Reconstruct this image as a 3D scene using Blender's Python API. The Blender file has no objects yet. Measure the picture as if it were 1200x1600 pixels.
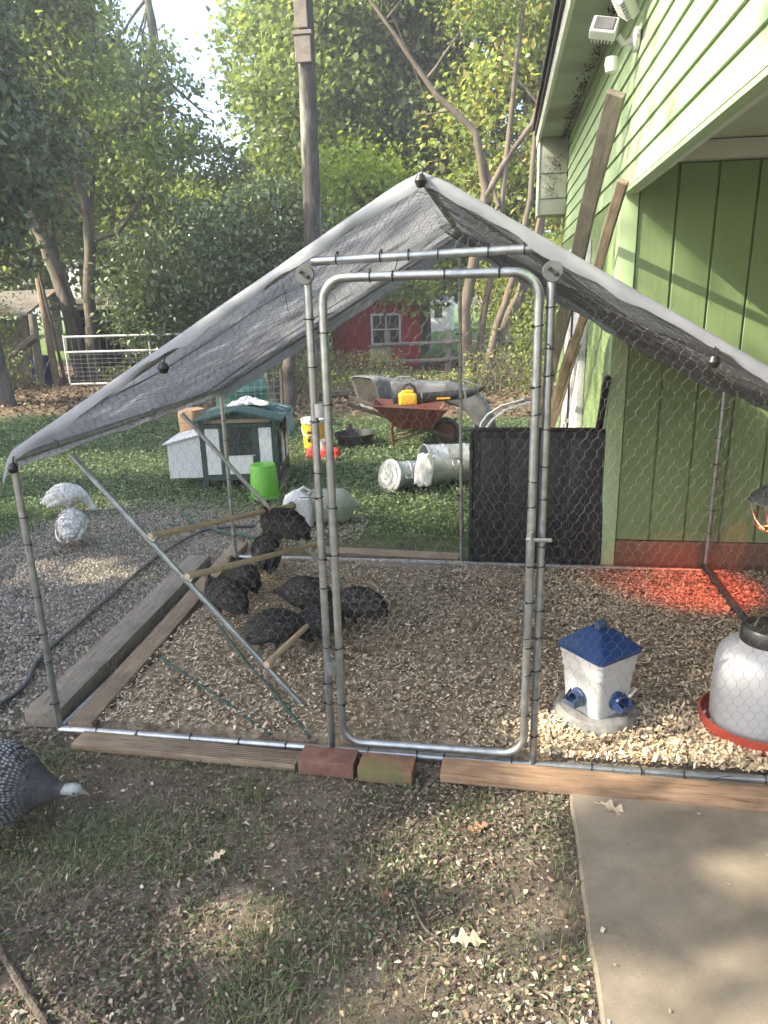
import bpy, bmesh, math, random
import numpy as np
from mathutils import Vector, Matrix, Euler
R_ = math.radians
random.seed(7); rng = np.random.default_rng(7)
SC = bpy.context.scene
COL = SC.collection

# ------------------------------------------------------------ camera
cam_d = bpy.data.cameras.new('camera'); cam = bpy.data.objects.new('camera', cam_d); COL.objects.link(cam)
cam_d.sensor_fit = 'VERTICAL'; cam_d.sensor_height = 36.0; cam_d.lens = 25.197
cam_d.clip_start = 0.05; cam_d.clip_end = 1000
_Rc = Vector((0.98755935, 0.15521134, -0.02521854)); _Uc = Vector((-0.020323, 0.28501332, 0.95830808)); _Fc = Vector((-0.15592791, 0.94587359, -0.28462193))
M = Matrix((( _Rc.x, _Uc.x, -_Fc.x, 0.2406), (_Rc.y, _Uc.y, -_Fc.y, -2.3067), (_Rc.z, _Uc.z, -_Fc.z, 1.6674), (0, 0, 0, 1)))
cam.matrix_world = M
SC.camera = cam

# ------------------------------------------------------------ light
SUN_TRAVEL = Vector((1.0, 0.42, -0.80)).normalized()
to_sun = -SUN_TRAVEL
elev = math.asin(to_sun.z); azim = math.atan2(to_sun.x, to_sun.y)
world = bpy.data.worlds.new('World'); SC.world = world; world.use_nodes = True
wn = world.node_tree; wn.nodes.clear()
sky = wn.nodes.new('ShaderNodeTexSky'); sky.sky_type = 'NISHITA'; sky.sun_disc = False
sky.sun_elevation = elev; sky.sun_rotation = azim; sky.dust_density = 3.0; sky.ozone_density = 1.2
bg = wn.nodes.new('ShaderNodeBackground'); bg.inputs['Strength'].default_value = 0.15
wo = wn.nodes.new('ShaderNodeOutputWorld')
wn.links.new(sky.outputs[0], bg.inputs[0]); wn.links.new(bg.outputs[0], wo.inputs[0])
sd = bpy.data.lights.new('sun', 'SUN'); sun = bpy.data.objects.new('sun', sd); COL.objects.link(sun)
sd.energy = 3.2; sd.angle = R_(0.55); sd.color = (1.0, 0.89, 0.70)
sun.rotation_euler = SUN_TRAVEL.to_track_quat('-Z', 'Y').to_euler(); sun.location = (-8, -6, 9)
SC.view_settings.view_transform = 'Standard'; SC.view_settings.look = 'None'
SC.view_settings.exposure = 2.1; SC.view_settings.gamma = 1.0; SC.view_settings.use_curve_mapping = False
SC.cycles.max_bounces = 6; SC.cycles.diffuse_bounces = 3; SC.cycles.transparent_max_bounces = 12
SC.cycles.transmission_bounces = 5; SC.cycles.sample_clamp_indirect = 4.0

# ------------------------------------------------------------ materials
def new_mat(name):
    m = bpy.data.materials.new(name); m.use_nodes = True
    nt = m.node_tree; b = nt.nodes['Principled BSDF']
    return m, nt, b
def N(nt, t, **kw):
    n = nt.nodes.new(t)
    for k, v in kw.items():
        if k in ('operation', 'blend_type', 'data_type', 'feature', 'noise_dimensions', 'attribute_name', 'wave_type', 'bands_direction', 'distance'): setattr(n, k, v)
        else: n.inputs[k].default_value = v
    return n
def c4(c): return (c[0], c[1], c[2], 1.0)
def coords(nt, scale=(1, 1, 1), rand=True):
    tc = nt.nodes.new('ShaderNodeTexCoord'); mp = nt.nodes.new('ShaderNodeMapping')
    mp.inputs['Scale'].default_value = scale
    nt.links.new(tc.outputs['Object'], mp.inputs['Vector'])
    if rand:
        oi = nt.nodes.new('ShaderNodeObjectInfo'); mul = nt.nodes.new('ShaderNodeMath'); mul.operation = 'MULTIPLY'; mul.inputs[1].default_value = 37.0
        nt.links.new(oi.outputs['Random'], mul.inputs[0]); nt.links.new(mul.outputs[0], mp.inputs['Location'])
    return mp.outputs['Vector']
def ramp(nt, fac, stops):
    r = nt.nodes.new('ShaderNodeValToRGB'); e = r.color_ramp.elements
    while len(e) > 1: e.remove(e[-1])
    e[0].position = stops[0][0]; e[0].color = c4(stops[0][1])
    for p, c in stops[1:]:
        x = e.new(p); x.color = c4(c)
    nt.links.new(fac, r.inputs['Fac']); return r.outputs['Color']
def mixc(nt, fac, a, b, blend='MIX'):
    m = nt.nodes.new('ShaderNodeMix'); m.data_type = 'RGBA'; m.blend_type = blend
    for s, v in ((m.inputs[0], fac), (m.inputs[6], a), (m.inputs[7], b)):
        if isinstance(v, (tuple, list)): s.default_value = c4(v)
        elif isinstance(v, (int, float)): s.default_value = v
        else: nt.links.new(v, s)
    return m.outputs[2]
def bump(nt, b, h, strength=0.3, dist=0.01):
    bp = nt.nodes.new('ShaderNodeBump'); bp.inputs['Strength'].default_value = strength; bp.inputs['Distance'].default_value = dist
    nt.links.new(h, bp.inputs['Height']); nt.links.new(bp.outputs[0], b.inputs['Normal'])
def noise(nt, vec, scale, detail=4, rough=0.55, dist=0.0):
    n = nt.nodes.new('ShaderNodeTexNoise'); n.inputs['Scale'].default_value = scale; n.inputs['Detail'].default_value = detail
    n.inputs['Roughness'].default_value = rough; n.inputs['Distortion'].default_value = dist
    nt.links.new(vec, n.inputs['Vector']); return n.outputs['Fac']
def vary(name, c1, c2, rough=0.6, metal=0.0, scale=8, lo=0.35, hi=0.65, stretch=(1, 1, 1), bs=0.15, bd=0.004, c3=None, spec=0.5, sheen=0, detail=5, fine=None):
    m, nt, b = new_mat(name)
    v = coords(nt, stretch); f = noise(nt, v, scale, detail)
    col = ramp(nt, f, [(lo, c1), (hi, c2)])
    if c3:
        f2 = noise(nt, v, scale * 0.28, 3); col = mixc(nt, ramp(nt, f2, [(0.52, (0, 0, 0)), (0.66, (1, 1, 1))]), col, c3)
    nt.links.new(col, b.inputs['Base Color']); b.inputs['Roughness'].default_value = rough; b.inputs['Metallic'].default_value = metal
    b.inputs['Specular IOR Level'].default_value = spec
    fr = noise(nt, v, scale * 1.7, 3)
    mr = nt.nodes.new('ShaderNodeMapRange'); mr.inputs[3].default_value = max(0.05, rough - 0.12); mr.inputs[4].default_value = min(1, rough + 0.15)
    nt.links.new(fr, mr.inputs[0]); nt.links.new(mr.outputs[0], b.inputs['Roughness'])
    bump(nt, b, noise(nt, v, fine or scale * 5, 4), bs, bd)
    return m
def wood(name, c1, c2, dark, scale=6, lenx=0.08, bs=0.5, rough=0.85):
    """long grain along object X"""
    m, nt, b = new_mat(name)
    v = coords(nt, (lenx, 1, 1)); g = noise(nt, v, scale * 14, 6, 0.65, 0.4)
    col = ramp(nt, g, [(0.3, dark), (0.45, c1), (0.7, c2)])
    v2 = coords(nt, (1, 1, 1)); st = noise(nt, v2, 5, 4)
    col = mixc(nt, ramp(nt, st, [(0.45, (0, 0, 0)), (0.75, (0.65, 0.65, 0.65))]), col, dark)
    nt.links.new(col, b.inputs['Base Color']); b.inputs['Roughness'].default_value = rough; b.inputs['Specular IOR Level'].default_value = 0.25
    bump(nt, b, g, bs, 0.004)
    return m
def leafmat(name, trans=0.45, rough=0.45, spec=0.4):
    m, nt, b = new_mat(name)
    at = nt.nodes.new('ShaderNodeAttribute'); at.attribute_name = 'tint'
    nt.links.new(at.outputs['Color'], b.inputs['Base Color']); b.inputs['Roughness'].default_value = rough; b.inputs['Specular IOR Level'].default_value = spec
    tr = nt.nodes.new('ShaderNodeBsdfTranslucent')
    h = nt.nodes.new('ShaderNodeHueSaturation'); h.inputs['Saturation'].default_value = 1.15; h.inputs['Value'].default_value = 1.5; h.inputs['Hue'].default_value = 0.485
    nt.links.new(at.outputs['Color'], h.inputs['Color']); nt.links.new(h.outputs[0], tr.inputs['Color'])
    mx = nt.nodes.new('ShaderNodeMixShader'); mx.inputs[0].default_value = trans
    out = nt.nodes['Material Output']
    nt.links.new(b.outputs[0], mx.inputs[1]); nt.links.new(tr.outputs[0], mx.inputs[2]); nt.links.new(mx.outputs[0], out.inputs[0])
    return m
def tintmat(name, rough=0.85, spec=0.2, bs=0.0, scale=200):
    m, nt, b = new_mat(name)
    at = nt.nodes.new('ShaderNodeAttribute'); at.attribute_name = 'tint'
    nt.links.new(at.outputs['Color'], b.inputs['Base Color']); b.inputs['Roughness'].default_value = rough; b.inputs['Specular IOR Level'].default_value = spec
    if bs: bump(nt, b, noise(nt, coords(nt, rand=False), scale, 3), bs, 0.002)
    return m
MT = {}
HAZE = 0.0034
MT['leaf'] = leafmat('leaf'); MT['waxy_leaf'] = leafmat('waxy leaf', 0.18, 0.3, 0.6); MT['grass'] = leafmat('grass blade', 0.3, 0.6, 0.2)
MT['chip'] = tintmat('wood shaving', 0.9, 0.15, 0.0); MT['stone_bits'] = tintmat('gravel stone', 0.85, 0.25, 0.3)
MT['feather_tint'] = tintmat('plumage tint', 0.8, 0.25)
def painted(name, c, c2, grainvec, bs=0.35, rough=0.55):
    m, nt, b = new_mat(name)
    v = coords(nt, grainvec); g = noise(nt, v, 30, 5, 0.6)
    v2 = coords(nt, (1, 1, 1), False); f = noise(nt, v2, 1.8, 5)
    col = mixc(nt, ramp(nt, f, [(0.4, (0, 0, 0)), (0.7, (1, 1, 1))]), c, c2)
    f3 = noise(nt, v2, 14, 6, 0.7); col = mixc(nt, ramp(nt, f3, [(0.60, (0, 0, 0)), (0.75, (0.3, 0.3, 0.3))]), col, (c[0]*0.55, c[1]*0.5, c[2]*0.5))
    nt.links.new(col, b.inputs['Base Color']); b.inputs['Roughness'].default_value = rough; b.inputs['Specular IOR Level'].default_value = 0.35
    bump(nt, b, g, bs, 0.003); return m
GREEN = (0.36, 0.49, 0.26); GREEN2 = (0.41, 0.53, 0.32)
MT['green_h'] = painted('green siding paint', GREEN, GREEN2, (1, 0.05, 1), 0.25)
MT['green_v'] = painted('shaded siding green', (0.175, 0.25, 0.108), (0.205, 0.29, 0.132), (1, 1, 0.06), 0.7)  # siding green again, darkened: the shade of these walls is in the colour
MT['trim'] = painted('aged cream trim paint', (0.58, 0.60, 0.50), (0.47, 0.50, 0.40), (1, 0.1, 1), 0.2)
MT['white_paint'] = painted('chalky white paint', (0.62, 0.62, 0.62), (0.52, 0.53, 0.53), (1, 1, 0.2), 0.2)
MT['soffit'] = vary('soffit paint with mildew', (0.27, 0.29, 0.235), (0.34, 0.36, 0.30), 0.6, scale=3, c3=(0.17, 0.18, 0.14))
MT['brown_base'] = painted('brown baseboard paint', (0.16, 0.085, 0.05), (0.12, 0.06, 0.035), (0.1, 1, 1), 0.4)
MT['galv'] = vary('galvanised steel', (0.30, 0.32, 0.33), (0.46, 0.48, 0.49), 0.36, 0.85, scale=26, bs=0.06, bd=0.001, c3=(0.34, 0.35, 0.35))
MT['galv_dull'] = vary('dull zinc casting', (0.10, 0.105, 0.105), (0.16, 0.165, 0.165), 0.6, 0.5, scale=30)
MT['galv_can'] = vary('zinc sheet', (0.36, 0.38, 0.38), (0.54, 0.56, 0.55), 0.42, 0.6, scale=18, bs=0.12, bd=0.002, c3=(0.40, 0.42, 0.41))
MT['wire'] = vary('hex netting wire', (0.10, 0.10, 0.10), (0.20, 0.20, 0.20), 0.5, 0.3, scale=30, bs=0.0)
MT['tie'] = vary('black nylon', (0.012, 0.012, 0.013), (0.02, 0.02, 0.02), 0.4, scale=30, bs=0.02)
MT['rubber'] = vary('black rubber', (0.016, 0.016, 0.017), (0.03, 0.03, 0.03), 0.6, scale=20, bs=0.1)
MT['black_plastic'] = vary('black moulded plastic', (0.009, 0.009, 0.01), (0.016, 0.016, 0.017), 0.42, scale=60, bs=0.25, bd=0.001, c3=(0.022, 0.022, 0.022))
MT['grey_plastic'] = vary('weathered grey plastic', (0.085, 0.09, 0.097), (0.14, 0.147, 0.155), 0.6, scale=7, bs=0.1, c3=(0.06, 0.063, 0.067))
MT['blue_plastic'] = vary('blue plastic', (0.008, 0.032, 0.115), (0.014, 0.045, 0.15), 0.38, scale=9, bs=0.05, c3=(0.05, 0.075, 0.11))
MT['blue_barrel'] = vary('faded blue drum plastic', (0.02, 0.05, 0.16), (0.03, 0.07, 0.2), 0.5)
MT['white_plastic'] = vary('white plastic', (0.44, 0.45, 0.46), (0.50, 0.505, 0.50), 0.4, scale=3, bs=0.03, c3=(0.50, 0.49, 0.45))
MT['red_plastic'] = vary('red brown plastic', (0.30, 0.045, 0.03), (0.37, 0.065, 0.04), 0.4, scale=9, bs=0.05)
MT['bright_red'] = vary('bright red plastic', (0.55, 0.03, 0.03), (0.62, 0.05, 0.04), 0.4)
MT['lime'] = vary('lime green plastic', (0.10, 0.36, 0.025), (0.13, 0.41, 0.04), 0.4, scale=5, bs=0.04)
MT['yellow'] = vary('yellow plastic', (0.72, 0.34, 0.02), (0.78, 0.40, 0.03), 0.42)
MT['concrete'] = None
MT['lumber'] = wood('weathered lumber', (0.24, 0.185, 0.13), (0.33, 0.26, 0.19), (0.11, 0.08, 0.055))
MT['lumber_grey'] = wood('grey weathered lumber', (0.20, 0.175, 0.145), (0.27, 0.24, 0.20), (0.10, 0.085, 0.07))
MT['lumber_warm'] = wood('brown weathered lumber', (0.26, 0.17, 0.11), (0.34, 0.24, 0.16), (0.10, 0.065, 0.04))
MT['old_wood'] = wood('old dark timber', (0.085, 0.07, 0.055), (0.13, 0.11, 0.09), (0.035, 0.03, 0.025))
MT['dowel'] = wood('pale dowel wood', (0.48, 0.37, 0.25), (0.56, 0.45, 0.32), (0.34, 0.25, 0.16), scale=9)
MT['bark'] = vary('grey brown bark', (0.075, 0.06, 0.048), (0.17, 0.145, 0.12), 0.9, scale=9, stretch=(1, 1, 0.25), bs=1.0, bd=0.03, c3=(0.13, 0.15, 0.10), spec=0.15)
MT['smooth_bark'] = vary('smooth tan bark', (0.11, 0.088, 0.066), (0.20, 0.165, 0.13), 0.8, scale=5, stretch=(1, 1, 0.3), bs=0.4, bd=0.01, c3=(0.14, 0.13, 0.09), spec=0.2)
MT['pole_wood'] = vary('lichen covered pole wood', (0.035, 0.032, 0.028), (0.11, 0.10, 0.09), 0.9, scale=11, stretch=(1, 1, 0.22), bs=1.0, bd=0.02, c3=(0.27, 0.28, 0.24), spec=0.1)
MT['brick'] = vary('old red brick', (0.145, 0.075, 0.06), (0.20, 0.115, 0.09), 0.92, scale=22, bs=0.8, bd=0.004, c3=(0.16, 0.11, 0.08), spec=0.15)
MT['mossy_brick'] = vary('mossy red brick', (0.17, 0.095, 0.065), (0.23, 0.14, 0.10), 0.92, scale=22, bs=0.8, bd=0.004, c3=(0.13, 0.13, 0.06), spec=0.15)
MT['red_wall'] = painted('barn red paint', (0.36, 0.035, 0.035), (0.30, 0.03, 0.03), (1, 1, 0.05), 0.4)
MT['glass_dark'] = vary('dark window glass', (0.02, 0.025, 0.025), (0.05, 0.055, 0.05), 0.12, bs=0.02)
MT['tin'] = vary('corrugated tin', (0.17, 0.16, 0.145), (0.27, 0.25, 0.225), 0.5, 0.4, scale=4, c3=(0.26, 0.16, 0.10))
MT['hutch_green'] = painted('dark green hutch paint', (0.022, 0.05, 0.042), (0.03, 0.06, 0.05), (1, 1, 0.1), 0.3)
MT['hutch_roof'] = vary('green roofing felt', (0.02, 0.055, 0.052), (0.03, 0.08, 0.075), 0.8, scale=30, bs=0.5)
MT['rust'] = vary('rusty red steel', (0.10, 0.025, 0.02), (0.145, 0.05, 0.034), 0.6, 0.2, scale=9, bs=0.3, c3=(0.12, 0.075, 0.05))
MT['feather_white'] = vary('pale feathers', (0.56, 0.54, 0.50), (0.74, 0.72, 0.68), 0.9, scale=28, bs=0.9, bd=0.006, spec=0.1, c3=(0.48, 0.45, 0.38))
MT['skin'] = vary('bare pale face skin', (0.50, 0.56, 0.57), (0.62, 0.68, 0.68), 0.6, scale=30)
MT['pale_skin'] = vary('grey blue face skin', (0.17, 0.19, 0.195), (0.30, 0.33, 0.335), 0.7, scale=40)
MT['leg_skin'] = vary('orange grey shank', (0.10, 0.075, 0.05), (0.15, 0.11, 0.07), 0.7, scale=40)
MT['wattle'] = vary('red wattle skin', (0.22, 0.05, 0.04), (0.26, 0.08, 0.06), 0.6, scale=40)
MT['horn'] = vary('horn beak', (0.17, 0.14, 0.11), (0.24, 0.20, 0.16), 0.5, scale=40)
MT['hose'] = vary('dark polythene pipe', (0.03, 0.034, 0.036), (0.055, 0.06, 0.062), 0.5, scale=12, bs=0.1, c3=(0.10, 0.095, 0.085))
MT['cord'] = vary('dark green cord', (0.012, 0.05, 0.045), (0.02, 0.075, 0.06), 0.6, scale=60, bs=0.6)
MT['cloth'] = vary('crumpled white cloth', (0.62, 0.61, 0.60), (0.76, 0.75, 0.73), 0.9, scale=9, bs=0.4, bd=0.01, c3=(0.60, 0.48, 0.20))
MT['tarp_blue'] = vary('faded blue grey tarp', (0.16, 0.22, 0.25), (0.24, 0.30, 0.33), 0.6, scale=8, bs=0.3)
MT['dark_recess'] = vary('near black recess shade and joints', (0.02, 0.018, 0.016), (0.04, 0.035, 0.03), 0.95)  # near black: shade painted into openings and the shed interior; also panel joints
MT['shingle'] = vary('brown grey shingles', (0.045, 0.042, 0.04), (0.085, 0.08, 0.075), 0.9, scale=18, bs=0.8)
MT['green_tank'] = vary('green plastic tank', (0.03, 0.13, 0.09), (0.05, 0.17, 0.12), 0.4)
MT['stone_base'] = vary('grey cast stone', (0.15, 0.15, 0.145), (0.23, 0.23, 0.22), 0.85, scale=20, bs=0.5)
def translucent(name, c, t=0.3, rough=0.3, scale=5, c2=None):
    m, nt, b = new_mat(name); v = coords(nt)
    col = ramp(nt, noise(nt, v, scale, 5), [(0.35, c), (0.7, c2 or c)])
    nt.links.new(col, b.inputs['Base Color']); b.inputs['Roughness'].default_value = rough
    tr = nt.nodes.new('ShaderNodeBsdfTranslucent'); nt.links.new(col, tr.inputs['Color'])
    mx = nt.nodes.new('ShaderNodeMixShader'); mx.inputs[0].default_value = t
    nt.links.new(b.outputs[0], mx.inputs[1]); nt.links.new(tr.outputs[0], mx.inputs[2]); nt.links.new(mx.outputs[0], nt.nodes['Material Output'].inputs[0])
    return m, nt, b
MT['jar'] = translucent('milky translucent plastic', (0.52, 0.535, 0.56), 0.35, 0.30)[0]
MT['clear_jug'] = translucent('cloudy pet plastic', (0.33, 0.38, 0.32), 0.5, 0.2, 6, (0.45, 0.5, 0.42))[0]
def tarpmat():
    m, nt, b = translucent('silver grey tarpaulin', (0.29, 0.305, 0.335), 0.34, 0.55, 7, (0.37, 0.39, 0.42))
    v = coords(nt, (1, 1, 1), False)
    w = nt.nodes.new('ShaderNodeTexNoise'); w.inputs['Scale'].default_value = 14; w.inputs['Detail'].default_value = 5; nt.links.new(v, w.inputs['Vector'])
    bump(nt, b, w.outputs['Fac'], 0.25, 0.006); return m
MT['tarp'] = tarpmat()
def feathermat(name, base, base2, dots, scale, dot, zlo, zhi):
    """speckled plumage: pale spots on dark, spots fade towards the neck (along object X)"""
    m, nt, b = new_mat(name); v = coords(nt, (0.8, 1, 1.1), False)
    vo = nt.nodes.new('ShaderNodeTexVoronoi'); vo.inputs['Scale'].default_value = scale; vo.inputs['Randomness'].default_value = 0.35; vo.voronoi_dimensions = '2D'
    s0 = nt.nodes.new('ShaderNodeSeparateXYZ'); nt.links.new(v, s0.inputs[0]); sb = N(nt, 'ShaderNodeMath', operation='SUBTRACT'); sb.inputs[1].default_value = 0.2; nt.links.new(s0.outputs['Z'], sb.inputs[0])
    at = N(nt, 'ShaderNodeMath', operation='ARCTAN2'); nt.links.new(s0.outputs['Y'], at.inputs[0]); nt.links.new(sb.outputs[0], at.inputs[1])
    ml = N(nt, 'ShaderNodeMath', operation='MULTIPLY'); ml.inputs[1].default_value = 0.105; nt.links.new(at.outputs[0], ml.inputs[0])
    cb = nt.nodes.new('ShaderNodeCombineXYZ'); nt.links.new(s0.outputs['X'], cb.inputs[0]); nt.links.new(ml.outputs[0], cb.inputs[1]); nt.links.new(cb.outputs[0], vo.inputs['Vector'])
    d = ramp(nt, vo.outputs['Distance'], [(dot, (1, 1, 1)), (dot + 0.10, (0, 0, 0))])
    sx = nt.nodes.new('ShaderNodeSeparateXYZ'); nt.links.new(v, sx.inputs[0])
    mr = nt.nodes.new('ShaderNodeMapRange'); mr.inputs[1].default_value = zlo; mr.inputs[2].default_value = zhi; mr.inputs[3].default_value = 1; mr.inputs[4].default_value = 0
    nt.links.new(sx.outputs['X'], mr.inputs[0])
    mm = mixc(nt, 1.0, d, mr.outputs[0], 'MULTIPLY')
    col = mixc(nt, mm, ramp(nt, noise(nt, v, 30, 4), [(0.35, base), (0.7, base2)]), dots)
    nt.links.new(col, b.inputs['Base Color']); b.inputs['Roughness'].default_value = 0.85; b.inputs['Specular IOR Level'].default_value = 0.2
    bump(nt, b, vo.outputs['Distance'], 0.5, 0.004); return m
MT['pearl'] = feathermat('pearl grey speckled plumage', (0.045, 0.043, 0.048), (0.07, 0.066, 0.07), (0.55, 0.55, 0.57), 108, 0.26, 0.02, 0.13)
MT['dark_plume'] = feathermat('dark speckled plumage', (0.012, 0.012, 0.013), (0.03, 0.028, 0.026), (0.14, 0.14, 0.135), 110, 0.16, 0.05, 0.2)
MT['brown_head'] = vary('brown buff head down', (0.07, 0.055, 0.035), (0.14, 0.11, 0.07), 0.9, scale=60)
def emis(name, c, s):
    m, nt, b = new_mat(name); b.inputs['Base Color'].default_value = c4(c); b.inputs['Emission Color'].default_value = c4(c); b.inputs['Emission Strength'].default_value = s; return m
MT['red_bulb'] = emis('glowing red heat bulb', (1.0, 0.06, 0.02), 1.6)

# ------------------------------------------------------------ mesh builder
class MB:
    def __init__(s): s.v = []; s.f = []
    def add(s, vs, fs, T=None):
        o = len(s.v)
        s.v += [tuple(T @ Vector(p)) for p in vs] if T is not None else [tuple(p) for p in vs]
        s.f += [tuple(i + o for i in f) for f in fs]; return s
    def box(s, x0, x1, y0, y1, z0, z1, T=None):
        v = [(x0,y0,z0),(x1,y0,z0),(x1,y1,z0),(x0,y1,z0),(x0,y0,z1),(x1,y0,z1),(x1,y1,z1),(x0,y1,z1)]
        return s.add(v, [(3,2,1,0),(4,5,6,7),(0,1,5,4),(1,2,6,5),(2,3,7,6),(3,0,4,7)], T)
    def rbox(s, x0, x1, y0, y1, z0, z1, r=0.004, seg=2, T=None, cut=0, jit=0.0):
        bm = bmesh.new(); bmesh.ops.create_cube(bm, size=1.0)
        for v in bm.verts: v.co = Vector(((x0+x1)/2 + v.co.x*(x1-x0), (y0+y1)/2 + v.co.y*(y1-y0), (z0+z1)/2 + v.co.z*(z1-z0)))
        bmesh.ops.bevel(bm, geom=bm.edges[:], offset=r, segments=seg, affect='EDGES', profile=0.6)
        if cut: 
            ln = [e for e in bm.edges if abs(e.verts[0].co.x - e.verts[1].co.x) > (x1-x0)*0.5]
            bmesh.ops.subdivide_edges(bm, edges=ln, cuts=cut, use_grid_fill=False)
        if jit:
            rr = random.Random(int(x0*1000)+7); ph = [rr.uniform(0, 6) for _ in range(4)]
            for v in bm.verts:
                v.co.z += jit*math.sin(v.co.x*3+ph[0]) ; v.co.y += jit*math.sin(v.co.x*4+ph[1])
        vs = [tuple(v.co) for v in bm.verts]; bm.verts.index_update(); fs = [tuple(v.index for v in f.verts) for f in bm.faces]; bm.free()
        return s.add(vs, fs, T)
    def tube(s, pts, r, n=10, closed=False, caps=True, T=None):
        pts = [Vector(p) for p in pts]; k = len(pts); rs = r if isinstance(r, (list, tuple)) else [r]*k
        tans = []
        for i in range(k):
            a = pts[(i-1) % k] if (closed or i > 0) else pts[i]; b = pts[(i+1) % k] if (closed or i < k-1) else pts[i]
            d = (b - a); tans.append(d.normalized() if d.length > 1e-9 else Vector((0,0,1)))
        u = tans[0].orthogonal().normalized(); vs = []
        for i in range(k):
            u = (u - tans[i]*u.dot(tans[i]))
            u = u.normalized() if u.length > 1e-6 else tans[i].orthogonal().normalized()
            w = tans[i].cross(u)
            for j in range(n):
                a = 2*math.pi*j/n; vs.append(pts[i] + (u*math.cos(a) + w*math.sin(a))*rs[i])
        fs = []
        for i in range(k if closed else k-1):
            i2 = (i+1) % k
            for j in range(n):
                j2 = (j+1) % n; fs.append((i*n+j, i*n+j2, i2*n+j2, i2*n+j))
        if caps and not closed: fs.append(tuple(range(n))[::-1]); fs.append(tuple((k-1)*n+j for j in range(n)))
        return s.add(vs, fs, T)
    def lathe(s, prof, n=24, T=None, wob=None):
        vs = []; fs = []
        for (r, z) in prof:
            for j in range(n):
                a = 2*math.pi*j/n; rr = r*(1 + (wob(a, z) if wob else 0)); vs.append((rr*math.cos(a), rr*math.sin(a), z))
        for i in range(len(prof)-1):
            for j in range(n):
                j2 = (j+1) % n; fs.append((i*n+j, i*n+j2, (i+1)*n+j2, (i+1)*n+j))
        if prof[0][0] > 1e-4: fs.append(tuple(range(n))[::-1])
        if prof[-1][0] > 1e-4: fs.append(tuple((len(prof)-1)*n+j for j in range(n)))
        return s.add(vs, fs, T)
    def loft(s, rings, caps=True, T=None):
        n = len(rings[0]); vs = [p for r in rings for p in r]; fs = []
        for i in range(len(rings)-1):
            for j in range(n):
                j2 = (j+1) % n; fs.append((i*n+j, i*n+j2, (i+1)*n+j2, (i+1)*n+j))
        if caps: fs.append(tuple(range(n))[::-1]); fs.append(tuple((len(rings)-1)*n+j for j in range(n)))
        return s.add(vs, fs, T)
    def build(s, name, mat, parent=None, smooth=True, ang=0.6, mesh_only=False):
        me = bpy.data.meshes.new(name); me.from_pydata(s.v, [], s.f); me.update()
        mats = mat if isinstance(mat, (list, tuple)) else [mat]
        for m in mats: me.materials.append(MT[m] if isinstance(m, str) else m)
        if smooth:
            me.polygons.foreach_set('use_smooth', [True]*len(me.polygons)); me.set_sharp_from_angle(angle=ang)
        if mesh_only: return me
        o = bpy.data.objects.new(name, me); COL.objects.link(o)
        if parent is not None: o.parent = parent
        return o
def npmesh(name, V, F, mat, tint=None, parent=None, smooth=False):
    """V (n,3) float, F (m,k) int; tint (n,3) per vertex colour"""
    me = bpy.data.meshes.new(name); V = np.ascontiguousarray(V, dtype=np.float32); F = np.ascontiguousarray(F, dtype=np.int32)
    m, k = F.shape
    me.vertices.add(len(V)); me.vertices.foreach_set('co', V.ravel())
    me.loops.add(m*k); me.loops.foreach_set('vertex_index', F.ravel())
    me.polygons.add(m); me.polygons.foreach_set('loop_start', np.arange(m, dtype=np.int32)*k)
    if smooth: me.polygons.foreach_set('use_smooth', np.ones(m, dtype=bool))
    me.update(calc_edges=True)
    if tint is not None:
        a = me.color_attributes.new('tint', 'FLOAT_COLOR', 'POINT')
        c = np.ones((len(V), 4), dtype=np.float32); c[:, :3] = tint; a.data.foreach_set('color', c.ravel())
    me.materials.append(MT[mat]); o = bpy.data.objects.new(name, me); COL.objects.link(o)
    if parent is not None: o.parent = parent
    return o
def tag(o, label=None, cat=None, group=None, kind=None):
    if label: o['label'] = label
    if cat: o['category'] = cat
    if group: o['group'] = group
    if kind: o['kind'] = kind
    return o
def thing(name, label, cat, loc=(0, 0, 0), rz=0.0, group=None):
    o = bpy.data.objects.new(name, None); o.empty_display_size = 0.1; COL.objects.link(o)
    o.location = loc; o.rotation_euler = (0, 0, rz); return tag(o, label, cat, group)
def rebase(root, loc):
    d = Vector(loc) - root.location; root.location = loc
    for ch in list(root.children): ch.location = ch.location - d
def inst(me, name, parent, loc=(0, 0, 0), rot=(0, 0, 0), scale=(1, 1, 1)):
    o = bpy.data.objects.new(name, me); COL.objects.link(o); o.parent = parent
    o.location = loc; o.rotation_euler = rot; o.scale = scale; return o
def copy_tree(o, parent=None):
    c = o.copy(); COL.objects.link(c); c.parent = parent
    for ch in list(o.children): copy_tree(ch, c)
    return c
def arc(c, r, a0, a1, n, ax='xz'):
    out = []
    for i in range(n+1):
        a = a0 + (a1-a0)*i/n; p = (c[0] + r*math.cos(a), c[1] + r*math.sin(a)); out.append(p)
    return out
def lerp(a, b, t): return Vector(a)*(1-t) + Vector(b)*t
def wob_line(a, b, n, amp, seed=0):
    rr = random.Random(seed); return [lerp(a, b, i/n) + Vector((rr.uniform(-amp, amp), rr.uniform(-amp, amp), rr.uniform(-amp, amp)*0.5))*(0 if i in (0, n) else 1) for i in range(n+1)]

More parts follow.
